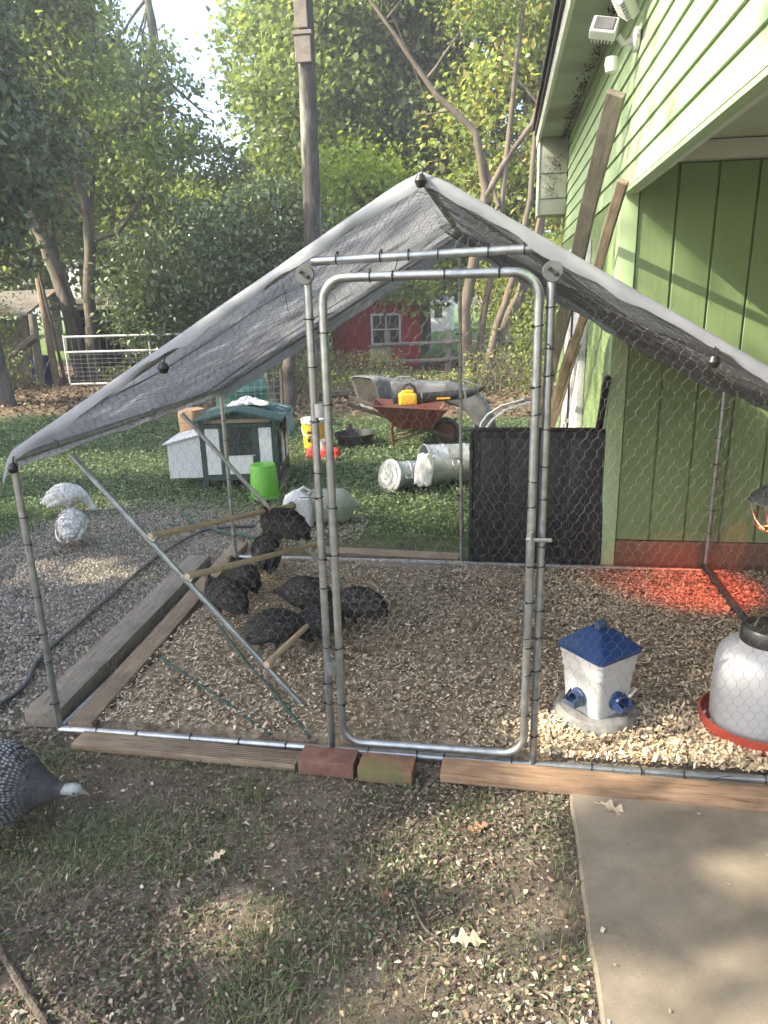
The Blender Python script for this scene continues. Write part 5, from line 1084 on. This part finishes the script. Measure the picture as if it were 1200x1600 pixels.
rs = thing('red_shed', 'small barn red shed with a white framed window and tin roof', 'shed')
ax, ay = -3.9, 15.6; bx_, by_ = -1.75, 15.95; dv = Vector((bx_-ax, by_-ay, 0)).normalized(); nv = Vector((-dv.y, dv.x, 0))
T = Matrix(((dv.x, nv.x, 0, ax), (dv.y, nv.y, 0, ay), (0, 0, 1, 0), (0, 0, 0, 1))); Lr = 2.18
MB().box(0, Lr, .03, 2.0, 0, 1.66, T).build('wall_core', 'red_wall', rs, smooth=False)
me = MB().box(0, .146, 0, .028, 0, 1.64).build('wall_board', 'red_wall', smooth=False, mesh_only=True)
for i in range(14): inst(me, 'wall_board', rs, tuple(T @ Vector((i*.154, .0, 0))), (0, 0, math.atan2(dv.y, dv.x)))
sx0, sx1, sz0, sz1 = 1.02, 1.66, .62, 1.28
wf = MB().box(sx0-.05, sx1+.05, -.04, -.002, sz0-.05, sz0, T).box(sx0-.05, sx1+.05, -.04, -.002, sz1, sz1+.05, T).box(sx0-.05, sx0, -.04, -.002, sz0, sz1, T).box(sx1, sx1+.05, -.04, -.002, sz0, sz1, T).build('window', 'white_paint', rs, smooth=False)
MB().box((sx0+sx1)/2-.015, (sx0+sx1)/2+.015, -.034, -.014, sz0, sz1, T).box(sx0, sx1, -.032, -.016, .935, .965, T).build('window_bar', 'white_paint', wf, smooth=False)
for i in range(2):
    for j in range(2): MB().box(sx0+i*.335, sx0+i*.335+.305, -.012, -.004, sz0+j*.345, sz0+j*.345+.315, T).build('pane', 'glass_dark', wf, smooth=False)
MB().add([(-.15, -.2, 1.66), (Lr+.15, -.2, 1.66), (Lr+.15, 2.1, 2.1), (-.15, 2.1, 2.1), (-.15, -.2, 1.70), (Lr+.15, -.2, 1.70), (Lr+.15, 2.1, 2.14), (-.15, 2.1, 2.14)], [(3,2,1,0), (4,5,6,7), (0,1,5,4), (1,2,6,5), (2,3,7,6), (3,0,4,7)], T).build('roof', 'tin', rs, smooth=False)
rebase(rs, (-2.8, 15.8, 0))

fn = thing('rail_fence', 'weathered split rail fence right of the red shed', 'fence')
for x, y in ((-2.2, 13.6), (-.9, 13.9), (.4, 14.2), (1.7, 14.5)): MB().box(x-.06, x+.06, y-.06, y+.06, 0, 1.0).build('fence_post', 'lumber_grey', fn, smooth=False)
for z in (.35, .72):
    for i, (x, y) in enumerate(((-2.2, 13.6), (-.9, 13.9), (.4, 14.2))): MB().tube(wob_line((x-.1, y-.08, z+.03*i), (x+1.4, y+.22, z-.02*i), 4, .02, i), .04, 7).build('fence_rail', 'lumber_grey', fn)
rebase(fn, (-.3, 14, 0))
o = thing('bee_box', 'faded yellow wooden hive box in the brush before the red shed', 'hive box', (-2.5, 14.2, 0), R_(8)); MB().rbox(-.2, .2, -.2, .2, .30, .62, .01, 1).build('hive_body', 'yellow_wood' if 'yellow_wood' in MT else 'dowel', o); MB().rbox(-.23, .23, -.23, .23, .622, .66, .006, 1).build('hive_lid', 'tin', o); MB().box(-.19, -.15, -.19, -.15, 0, .3).box(.15, .19, -.19, -.15, 0, .3).box(-.19, -.15, .15, .19, 0, .3).box(.15, .19, .15, .19, 0, .3).build('hive_stand', 'lumber', o, smooth=False)
wh_ = thing('white_house', 'distant white house glimpsed past the red shed', 'house', (-3.6, 36, 0)); wh_.scale = (.55, .55, .75); MB().box(-2.4, 2.4, 0, 4, 0, 2.5).build('wall', 'white_paint', wh_, smooth=False)
MB().add([(-2.7, -.3, 2.5), (2.7, -.3, 2.5), (2.7, 4.3, 2.5), (-2.7, 4.3, 2.5), (-2.7, 2, 3.7), (2.7, 2, 3.7)], [(0,1,5,4), (3,4,5,2), (0,4,3), (1,2,5), (0,3,2,1)]).build('roof', 'shingle', wh_, smooth=False)
for x in (-1.4, .8): MB().box(x, x+.7, -.02, -.005, .9, 1.8).build('window', 'glass_dark', wh_, smooth=False)

up_ = thing('utility_pole', 'tall grey wooden utility pole with lichen behind the run', 'pole', (-3.5, 12.4, 0))
P = [(0 + .015*i, 0, i*1.0) for i in range(0, 12)]; MB().tube([(p[0]-.0, p[1], p[2]-.1 if k == 0 else p[2]) for k, p in enumerate(P)], [.185-.004*k for k in range(12)], 18).build('shaft', 'pole_wood', up_)
MB().rbox(-.07, .23, -.22, -.16, 5.85, 6.28, .01, 1).build('wooden_plate', 'lumber_grey', up_); MB().rbox(-.10, .26, -.24, -.15, 6.29, 6.36, .01, 1).build('plate_cap', 'lumber_grey', up_); MB().rbox(-.05, .19, -.22, -.165, 6.4, 8.6, .01, 1).build('conduit_board', 'lumber_grey', up_)

# ============================================================ TREES
def limb(b, p0, p1, r0, r1, rr, k=6, bend=.12, n=7):
    p0 = Vector(p0); p1 = Vector(p1); L = (p1-p0).length; pts = []; off = Vector((rr.uniform(-1, 1), rr.uniform(-1, 1), rr.uniform(-.3, .6)))*L*bend
    for i in range(k+1):
        t = i/k; pts.append(p0.lerp(p1, t) + off*math.sin(math.pi*t) + Vector((rr.uniform(-1, 1), rr.uniform(-1, 1), 0))*L*.012)
    b.tube(pts, [r0+(r1-r0)*i/k for i in range(k+1)], n); return pts
def crown_cloud(ells, n, leaf, seed, clump=.32, shell=.55):
    g = np.random.default_rng(seed); tot = sum(e[3]*e[4]*e[5] for e in ells); C = []; 
    for (cx, cy, cz, rx, ry, rz) in ells:
        m = max(6, int(n*(rx*ry*rz)/tot)); kc = max(5, int(m/80)); d = g.normal(size=(kc, 3)); d /= np.linalg.norm(d, axis=1)[:, None]; rad = shell + (1-shell)*g.random(kc)**.6
        cc = d*rad[:, None]*np.array([rx, ry, rz]) + np.array([cx, cy, cz]); idx = g.integers(0, kc, m); cs = clump*(.5+g.random(kc))
        C.append(cc[idx] + np.clip(g.normal(size=(m, 3)), -1.7, 1.7)*cs[idx, None]*np.array([1, 1, .55]))
    return np.concatenate(C)
def leaves(name, P, leaf, cols, wts, seed, parent, mat='leaf', asp=.5, droop=.3):
    g = np.random.default_rng(seed); n = len(P); d = g.normal(size=(n, 3)); d[:, 2] -= droop; d /= np.linalg.norm(d, axis=1)[:, None]
    up = g.normal(size=(n, 3))*.7 + np.array([0, 0, 1.0]); s = np.cross(d, up); s /= np.linalg.norm(s, axis=1)[:, None]; nn = np.cross(s, d)
    L = (leaf*g.uniform(.55, 1.6, n))[:, None]; w = L*asp*.5
    V = np.stack([P, P + d*L*.45 + s*w + nn*w*.3, P + d*L, P + d*L*.45 - s*w + nn*w*.3], 1).reshape(-1, 3)
    c = np.array(cols)[g.choice(len(cols), n, p=np.array(wts)/sum(wts))]*(1+g.normal(0, .16, (n, 1))); 
    o = npmesh(name, V, np.arange(4*n).reshape(-1, 4), mat, np.repeat(np.clip(c, .005, .6), 4, 0), parent); return o
G_DARK = [(0.060, 0.095, 0.042), (0.088, 0.132, 0.056), (0.13, 0.175, 0.075)]; G_MID = [(0.105, 0.15, 0.05), (0.16, 0.215, 0.068), (0.235, 0.295, 0.09)]; G_LIGHT = [(0.15, 0.22, 0.06), (0.20, 0.28, 0.075), (0.26, 0.32, 0.09)]; G_YEL = [(0.26, 0.33, 0.08), (0.36, 0.40, 0.11), (0.44, 0.38, 0.14), (0.15, 0.21, 0.06)]
def tree(name, label, base, stems, ells, n, leaf, cols, seed, mat='leaf', bark='bark', cat='tree', group=None, wts=None, clump=.32, limbs=10, shell=.55, asp=.5, gaps=None):
    root = thing(name, label, cat, base, 0, group); rr = random.Random(seed); bz = Vector(base); b = MB(); tips = []
    for st in stems:            # each stem: list of (x,y,z) world-offset points with radii
        pts = [Vector(p[:3]) for p in st]; rad = [p[3] for p in st]; Q = []; Rr = []
        for i in range(len(pts)-1):
            for k in range(4):
                t = k/4; Q.append(pts[i].lerp(pts[i+1], t) + Vector((rr.uniform(-1, 1), rr.uniform(-1, 1), 0))*rad[i]*.18); Rr.append(rad[i]*(1-t)+rad[i+1]*t)
        Q.append(pts[-1]); Rr.append(rad[-1]); b.tube(Q, Rr, 10); tips += [(Q[int(len(Q)*f)], Rr[int(len(Q)*f)]) for f in (.45, .6, .75, .88)]
    P = crown_cloud(ells, n, leaf, seed, clump, shell) if ells else None
    if ells and tips:
        for i in range(limbs):
            e = ells[i % len(ells)]; tgt = Vector((e[0]+rr.uniform(-.7, .7)*e[3], e[1]+rr.uniform(-.7, .7)*e[4], e[2]+rr.uniform(-.5, .7)*e[5])); cand = sorted(tips, key=lambda q: (q[0]-tgt).length + (2.0 if q[0].z > tgt.z else 0))
            q = cand[rr.randint(0, min(2, len(cand)-1))]; pts = limb(b, q[0], tgt, q[1]*.55, .008, rr, 6, .10, 6)
            for j in range(3):
                t2 = pts[3+j]+Vector((rr.uniform(-1, 1), rr.uniform(-1, 1), rr.uniform(-.2, .8)))*min(e[3], e[5])*.5; limb(b, pts[3+j], t2, q[1]*.16+.004, .004, rr, 4, .1, 5)
    if gaps:
        Wp = P + np.array(base) + np.array([0, 0, 0]); tt = Wp[:, 2]/(-SUN_TRAVEL.z); Q = Wp + tt[:, None]*np.array(SUN_TRAVEL)[None]; keep = np.ones(len(P), bool); g2 = np.random.default_rng(seed+9)
        for (qx, qy, ra, rb) in gaps: keep &= ~((((Q[:, 0]-qx)/(ra+.22))**2 + ((Q[:, 1]-qy)/(rb+.18))**2 < 1+.8*(vnoise(Q[:, 0], Q[:, 1], 7, 3)-.5)))
        P = P[keep]
    if b.v: b.build('trunk', bark, root, ang=1.2)
    if P is not None: leaves('crown', P, leaf, cols, wts or [1]*len(cols), seed+50, root, mat, asp)
    return root
def upright(h, r, lean=(0, 0)): return [(0, 0, -.1, r*1.25), (lean[0]*.3, lean[1]*.3, h*.33, r), (lean[0]*.65, lean[1]*.65, h*.66, r*.8), (lean[0], lean[1], h, r*.45)]
def bush(name, label, base, rx, ry, rz, n, leaf, cols, seed, **kw):
    stems = []; rr = random.Random(seed)
    for i in range(6): a = rr.uniform(0, 6.28); stems.append([(0, 0, 0, .035), (math.cos(a)*rx*.3, math.sin(a)*ry*.3, rz*.7, .022), (math.cos(a)*rx*.6, math.sin(a)*ry*.6, rz*1.3, .01)])
    return tree(name, label, base, stems, [(0, 0, rz, rx, ry, rz), (rx*.4, -.1, rz*1.2, rx*.6, ry*.7, rz*.7), (-rx*.45, 0, rz*.85, rx*.6, ry*.7, rz*.7)], n, leaf, cols, seed, cat='bush', limbs=4, **kw)

# two trunks at the left
tree('slender_tree', 'slender light crowned tree rising straight beside the dark shed', (-9.2, 13.5, 0), [[(0, 0, -.1, .17), (.15, 0, 1.8, .13), (.35, .05, 3.2, .12), (.30, 0, 4.6, .11), (.1, 0, 6.5, .09), (.4, 0, 9, .05)], [(.36, .05, 3.1, .08), (1.0, .1, 3.25, .065), (1.55, .1, 3.8, .05), (1.9, .1, 4.4, .03)]],
     [(-.5, 0, 6.4, 2.0, 1.8, 1.3), (1.4, -.2, 5.0, 1.5, 1.2, .7), (-.3, 0, 8.7, 1.9, 1.8, 1.4), (-1.6, 0, 5.2, 1.3, 1.2, .9)], 18000, .125, G_MID+G_LIGHT[:1], 21)
tree('leaning_tree', 'dark leaning trunk tree left of the slender one', (-10.0, 14.2, 0), [[(.15, 0, -.1, .24), (.0, 0, 1.5, .20), (-.3, 0, 2.8, .17), (-.6, 0, 4.0, .15), (-1.2, 0, 6.5, .1)]], [(-1.0, 0, 6.8, 2.3, 2, 2.0), (.3, 0, 5.0, 1.4, 1.3, .9), (-.2, -.3, 8.8, 2, 1.8, 1.5)], 20000, .125, G_MID, 22)
# dark magnolia upper-left, near
tree('magnolia_tree', 'dark glossy leaved evergreen tree filling the upper left corner', (-8.6, 9.4, 0), [upright(6.0, .16, (-.3, .2))], [(-.4, 0, 4.3, 2.0, 1.8, 1.6), (-.7, 0, 6.0, 1.9, 1.7, 1.6), (-1.0, 0, 2.9, 1.6, 1.4, .9)], 28000, .14, G_DARK, 23, mat='waxy_leaf', clump=.26, shell=.7)
# camellia / holly mass mid
bush('camellia_bush', 'large dark evergreen bush behind the left roof slope', (-6.4, 13.6, 0), 1.9, 1.4, 1.9, 26000, .11, G_DARK+G_MID[:1], 24, mat='waxy_leaf')
bush('holly_bush', 'dark evergreen bush directly left of the utility pole', (-4.7, 13.4, 0), 1.3, 1.2, 2.1, 20000, .10, G_DARK+G_MID[:1], 25, mat='waxy_leaf')
# crepe myrtle, several stems fanning
def S(*p): return [tuple(q) for q in p]
tree('crepe_myrtle', 'multi stemmed smooth barked tree fanning out behind the black panel', (-.2, 11.7, 0),
     [S((-.12, 0, -.1, .13), (-.25, 0, 1.4, .105), (-.02, 0, 2.7, .09), (.12, 0, 3.5, .075), (-.05, -.1, 4.4, .062), (-.75, -.2, 5.0, .05), (-1.4, -.3, 5.9, .035), (-2.1, -.4, 6.8, .02)),
      S((.05, .05, -.1, .12), (.4, .1, .9, .11), (.78, .1, 1.7, .10), (1.05, .1, 2.5, .085), (1.2, .1, 3.6, .06), (1.5, .1, 5.0, .04)),
      S((.1, -.1, -.1, .08), (.35, -.1, 1.1, .07), (.65, -.1, 2.0, .06), (.9, -.1, 3.3, .05), (1.0, 0, 5.0, .03)),
      S((-.02, .1, -.1, .075), (.1, .1, 1.3, .065), (.35, .1, 2.6, .055), (.5, 0, 4.2, .05), (.62, 0, 5.6, .04), (.8, 0, 7.0, .025)),
      S((.13, 0, 3.4, .06), (.5, 0, 4.0, .05), (.9, 0, 4.5, .045), (1.3, 0, 5.6, .03)),
      S((.35, .0, 3.2, .04), (-.1, .0, 4.5, .032), (-.4, 0, 4.8, .022), (-.95, 0, 4.75, .012))],
     [(-1.2, 0, 7.4, 1.8, 1.3, .8), (.6, 0, 7.4, 1.3, 1.2, .9), (.3, .4, 6.3, .9, .8, .4)], 9000, .075, G_MID+G_LIGHT[:1], 26, bark='smooth_bark', limbs=9)
# back-row trees
TR = [
 ('broad_tree', 'thin lacy tree whose sparse leaves cross the sky gap', (-11.2, 22.5, 0), 12, .2, [(.6, 0, 6.2, 2.3, 1.6, 1.5), (-.6, 0, 8.6, 2.2, 1.6, 1.2)], 2300, .17, G_LIGHT+G_MID, 45),
 ('broad_tree', 'tall pale green tree behind the slender trunk', (-13.5, 21, 0), 9, .22, [(0, 0, 7.0, 3.2, 2.4, 3.0), (-2, 0, 10.5, 2.6, 2.2, 2.0)], 12000, .20, G_MID+G_LIGHT, 31),
 ('broad_tree', 'hazy light green tree left of the sky gap', (-17.5, 25, 0), 11, .25, [(0, 0, 7, 3.5, 2.5, 3.8), (1, 0, 11.8, 3.0, 2.4, 2.2)], 11000, .22, G_MID+G_LIGHT, 32),
 ('broad_tree', 'light yellow green tree just right of the sky gap', (-8.0, 24, 0), 10, .2, [(.3, 0, 5.0, 2.6, 2, 2.2), (1.2, 0, 9.2, 2.2, 2, 2.3)], 10500, .20, G_LIGHT+G_MID, 33),
 ('broad_tree', 'full green tree immediately behind the utility pole', (-4.6, 19.5, 0), 9, .2, [(-.3, 0, 6.6, 1.9, 1.8, 2.4), (.5, 0, 9.6, 2.2, 1.8, 1.6), (-.6, 0, 3.8, 1.8, 1.6, 1.4)], 14000, .17, G_MID+G_LIGHT[:1], 34),
 ('broad_tree', 'dark green tree above the peak of the run', (-2.2, 20.5, 0), 10, .22, [(0, 0, 6.4, 1.9, 1.8, 2.3), (.3, 0, 10.0, 2.2, 1.9, 1.9), (-.2, 0, 3.4, 1.7, 1.5, 1.2)], 14000, .17, G_DARK+G_MID, 35),
 ('broad_tree', 'yellowing tree behind the crepe myrtle stems', (.6, 18.5, 0), 8, .18, [(.2, 0, 5.6, 2.1, 1.7, 2.1), (.7, 0, 8.7, 2.4, 1.9, 1.9), (-.3, 0, 3.4, 1.9, 1.5, 1.3)], 15000, .15, G_YEL+G_LIGHT, 36),
 ('broad_tree', 'bright lime green young tree left of the yellowing tree', (-3.4, 16.6, 0), 4.5, .09, [(0, 0, 4.6, 1.15, .8, .55), (.2, 0, 3.7, 1.0, .8, .5)], 3200, .12, [(0.20, 0.30, 0.04), (0.26, 0.34, 0.05)], 37),
 ('broad_tree', 'green tree against the edge of the roof eave', (3.2, 22, 0), 9, .2, [(0, 0, 6.2, 2.4, 2, 3.0), (0, 0, 10, 2.4, 2, 2)], 12000, .18, G_MID+G_LIGHT, 38),
 ('broad_tree', 'tall far tree closing the view left of the pole', (-8.5, 31, 0), 13, .25, [(-.8, 0, 4.5, 3.6, 2.5, 3.0), (3.0, 0, 10.5, 2.8, 2.4, 3.2)], 10000, .25, G_MID+G_LIGHT, 39),
 ('broad_tree', 'dense tree at the far left behind the plank shed', (-16, 18, 0), 8, .2, [(0, 0, 5.5, 2.9, 2.3, 3.2), (1.6, 0, 3.0, 2.2, 1.8, 1.8)], 13000, .17, G_DARK+G_MID, 40),
 ('broad_tree', 'green tree behind the dark shed', (-10.5, 19.5, 0), 5.5, .15, [(0, 0, 3.9, 2.1, 1.7, 1.8), (2.0, 0, 3.3, 1.7, 1.4, 1.4)], 12000, .15, G_MID+G_LIGHT[:1], 41),
 ('broad_tree', 'leafy tree over the roof of the red shed', (-3.3, 19.0, 0), 4.5, .13, [(.4, -1.5, 3.2, 1.8, 1.2, .9), (2.0, -1, 3.2, 1.4, 1.2, 1.0), (2.6, -2.6, 2.2, .7, .6, .5), (1.3, -3.9, 2.0, .8, .3, .35)], 11000, .14, G_MID, 42),
 ('broad_tree', 'far dense tree line tree beyond the white house', (-4, 42, 0), 14, .3, [(-5, 0, 6.0, 6, 3, 4.0), (2, 0, 6, 6, 3, 4.2), (-1, 0, 12.5, 5, 3, 3.2)], 13000, .26, G_MID, 43),
 ('broad_tree', 'far dense tree closing the left horizon', (-26, 38, 0), 13, .3, [(-5, 0, 6.0, 7, 3, 4.5), (5, 0, 5.6, 7, 3, 4.0), (-2, 0, 12.5, 6, 3, 3.2)], 14000, .26, G_MID, 44)]
for nm, lb, base, h, r, ells, n, lf, cols, sd_ in TR: tree(nm, lb, base, [upright(h, r, (.3, 0))], ells, int(n*2.0), lf, cols, sd_, clump=.44, limbs=14, asp=.62)
# dry brush and shrubs in the middle distance
bush('lime_shrub', 'bright yellow green shrub behind the right stems', (1.3, 15.2, 0), 1.5, 1.1, 1.5, 20000, .085, G_YEL+G_LIGHT, 51)
bush('leafy_shrub', 'mid green shrub left of the red shed', (-5.2, 15.6, 0), 1.1, .9, .8, 5500, .08, G_MID, 52)
bush('leafy_shrub', 'green shrub between the gate and the camellia', (-6.9, 15.9, 0), 1.2, .9, 1.0, 5000, .085, G_MID+G_LIGHT[:1], 53)
bush('leafy_shrub', 'low green shrub beside the plank shed door', (-10.9, 11.9, 0), .9, .7, .45, 3000, .07, G_MID+G_DARK, 54)
bush('leafy_shrub', 'overgrown shrub draping over the plank shed roof', (-11.9, 12.3, 0), 1.4, .9, 1.35, 6000, .08, G_DARK+G_MID, 55)
bush('leafy_shrub', 'shaded green shrub beyond the corner of the building', (1.4, 10.0, 0), .8, .9, .9, 4500, .06, G_MID, 56)
def brush(label, base, w, h, n, seed, mat='smooth_bark', lv=500, cols=G_YEL):
    root = thing('brush_stems', label, 'brush', base); rr = random.Random(seed); b = MB()
    for i in range(n):
        x = rr.uniform(-w, w); y = rr.uniform(-.6, .6); hh = h*rr.uniform(.4, 1.1); b.tube([(x, y, -.02), (x+rr.uniform(-.15, .15), y, hh*.5), (x+rr.uniform(-.4, .4), y+rr.uniform(-.2, .2), hh)], [.012, .008, .003], 5)
        for j in range(2): t = rr.uniform(.3, .8); b.tube([(x, y, hh*t), (x+rr.uniform(-.35, .35), y, hh*t+rr.uniform(.05, .3))], [.005, .002], 4)
    b.build('stems', mat, root); g = np.random.default_rng(seed); P = np.stack([g.uniform(-w, w, lv), g.uniform(-.6, .6, lv), g.uniform(.02, h*.9, lv)], 1); leaves('foliage', P, .055, cols, [1]*len(cols), seed, root); return root
brush('dry pale brush stems in front of the red shed', (-3.0, 12.2, 0), 1.3, .75, 60, 61, lv=1700)
brush('tangled dry stems around the foot of the utility pole', (-4.1, 10.9, 0), .9, 1.2, 60, 62, lv=900)
brush('thin dry weeds below the crepe myrtle', (.6, 11.0, 0), 1.0, .8, 50, 63, lv=1300, cols=G_MID+G_YEL)
brush('bare grey brush stems beside the plank shed', (-10.2, 11.2, 0), .9, 1.0, 46, 64, 'bark', 500, G_MID)
brush('low yellowish weeds on the bank right of the pole', (-1.6, 10.6, 0), 1.4, .45, 70, 65, lv=2200, cols=G_YEL+G_MID)
brush('weedy strip in front of the dark shed', (-6.4, 11.8, 0), 1.5, .5, 50, 66, lv=1500, cols=G_MID)
# fallen logs / dark root mass under the pole
pipe_thing('fallen_log', 'old grey log lying across the leaf litter right of the pole', 'log', [(-2.9, 10.0, .1), (-1.8, 10.3, .12), (-.8, 10.4, .1)], .09, 'bark', 9)
tree('gnarled_snag', 'dark gnarled forked snag in front of the red shed', (-3.25, 9.2, 0), [S((0, 0, -.1, .16), (.05, 0, .5, .11), (.15, 0, .9, .09), (.42, 0, 1.15, .07), (.55, 0, 1.35, .04)), S((.1, 0, .8, .08), (-.1, 0, 1.3, .05), (.1, 0, 1.9, .02)), S((-.1, 0, -.1, .1), (-.3, 0, .4, .06), (-.35, 0, .9, .03))], [], 0, .1, G_DARK, 67, limbs=0)
# wooded yard trees standing behind and left of the camera: they shade the foreground
GAPS = [(-1.1, -1.25, .16, .08), (-.45, -.75, .08, .03), (.3, -.3, .08, .04), (-3.6, 3.3, .6, .2), (-.6, 3.4, .5, .15), (-.9, 4.9, .7, .2), (.36, -.98, .34, .16), (.12, -.52, .16, .07), (1.15, -.45, .12, .01), (.66, .12, .26, .13), (-2.5, 1.75, .35, .12), (-3.2, .6, .3, .2), (-.8, -1.2, .12, .1), (.8, -.85, .05, .01), (-4.2, 4.8, 1.2, .5), (-2.2, 5.6, .8, .4), (1.35, -1.0, .2, .03)]  # ground sun patches; crowns are shaped for them by dropping leaves along those rays
tree('shade_tree', 'large yard tree out of frame to the left shading the foreground', (-9.0, -2.0, 0), [upright(5.2, .2)], [(.3, .6, 5.0, 2.9, 4.8, 1.5), (2.4, .5, 3.6, 1.6, 3.4, 1.1), (1.8, -1.9, 6.2, 1.9, 2.4, 1.1), (2.0, -1.4, 5.0, 1.6, 2.6, 1.0)], 32000, .16, G_MID, 71, clump=.42, shell=.1, limbs=5, gaps=GAPS)
tree('shade_tree', 'second yard tree out of frame further left shading the lawn', (-12.5, 2.8, 0), [upright(5.5, .2)], [(1.0, .5, 5.2, 2.6, 3.4, 1.7), (2.0, 3.2, 4.6, 1.9, 1.6, 1.4)], 14000, .16, G_MID, 72, clump=.4, shell=.1, gaps=GAPS)
tree('shade_tree', 'third tall yard tree out of frame dappling the gable siding', (-8.6, 1.6, 0), [upright(7.6, .18)], [(1.3, -1.0, 9.2, 1.3, 2.2, 1.4)], 7500, .15, G_MID, 73, clump=.4, shell=.1)
# single large dead leaves on the ground
def oak_leaf(label, loc, L, rz, mat, seed):
    rr = random.Random(seed); nseg = 26; out = []
    for i in range(nseg+1):
        t = i/nseg; w = .30*math.sin(math.pi*min(1, t*1.02))**.7*(.62+.38*math.sin(t*19+seed)); out.append((t*L, w*L))
    V = []; F = []
    for i, (x, w) in enumerate(out):
        cz = .10*L*math.sin(x/L*3+seed); V += [(x, -w, cz+w*.35*abs(math.sin(i))), (x, 0, cz), (x, w, cz+w*.45)]
        if i: F += [(3*i-3, 3*i-2, 3*i+1, 3*i), (3*i-2, 3*i-1, 3*i+2, 3*i+1)]
    b = MB(); b.add(V, F); b.tube([(-.18*L, 0, .004), (0, 0, .003)], .0012, 5); o = b.build('dead_leaf', mat, ang=1.4); o.location = loc; o.rotation_euler = (0, 0, rz); tag(o, label, 'leaf')
MT['tan_leaf'] = vary('tan dead leaf', (0.48, 0.39, 0.26), (0.60, 0.50, 0.35), 0.8, scale=60, bs=0.4); MT['brown_leaf'] = vary('brown dead leaf', (0.20, 0.10, 0.055), (0.28, 0.15, 0.09), 0.8, scale=60, bs=0.4)
oak_leaf('pale tan lobed dead leaf lying on the fresh chips left of the concrete', (.14, -.80, .016), .10, .25, 'tan_leaf', 1)
oak_leaf('tan curled dead leaf on the concrete just below the board', (.60, -.20, .024), .10, -.35, 'tan_leaf', 2)
oak_leaf('reddish brown dead leaf left of the forked twig', (-.04, -.70, .012), .085, 1.9, 'brown_leaf', 3)
oak_leaf('dark brown dead leaf half way up the bare soil', (.16, -.36, .012), .08, .4, 'brown_leaf', 4)
oak_leaf('tan dead leaf on the weeds right of the grass tuft', (-.62, -.60, .014), .06, .8, 'tan_leaf', 5)

# thin volume added to veil and lift the background, like lens flare
hm = bpy.data.materials.new('background veil'); hm.use_nodes = True; nt = hm.node_tree; nt.nodes.clear(); pv = nt.nodes.new('ShaderNodeVolumePrincipled'); pv.inputs['Density'].default_value = HAZE; pv.inputs['Color'].default_value = (.95, .97, 1.0, 1); pv.inputs['Anisotropy'].default_value = .25
mo_ = nt.nodes.new('ShaderNodeOutputMaterial'); nt.links.new(pv.outputs[0], mo_.inputs['Volume']); MT['air'] = hm
hz_ = MB().box(-160, 160, -65, 210, -1.1, 17).build('haze', 'air', smooth=False); tag(hz_, 'thin pale veil added over the whole yard to lighten the background', kind='stuff')
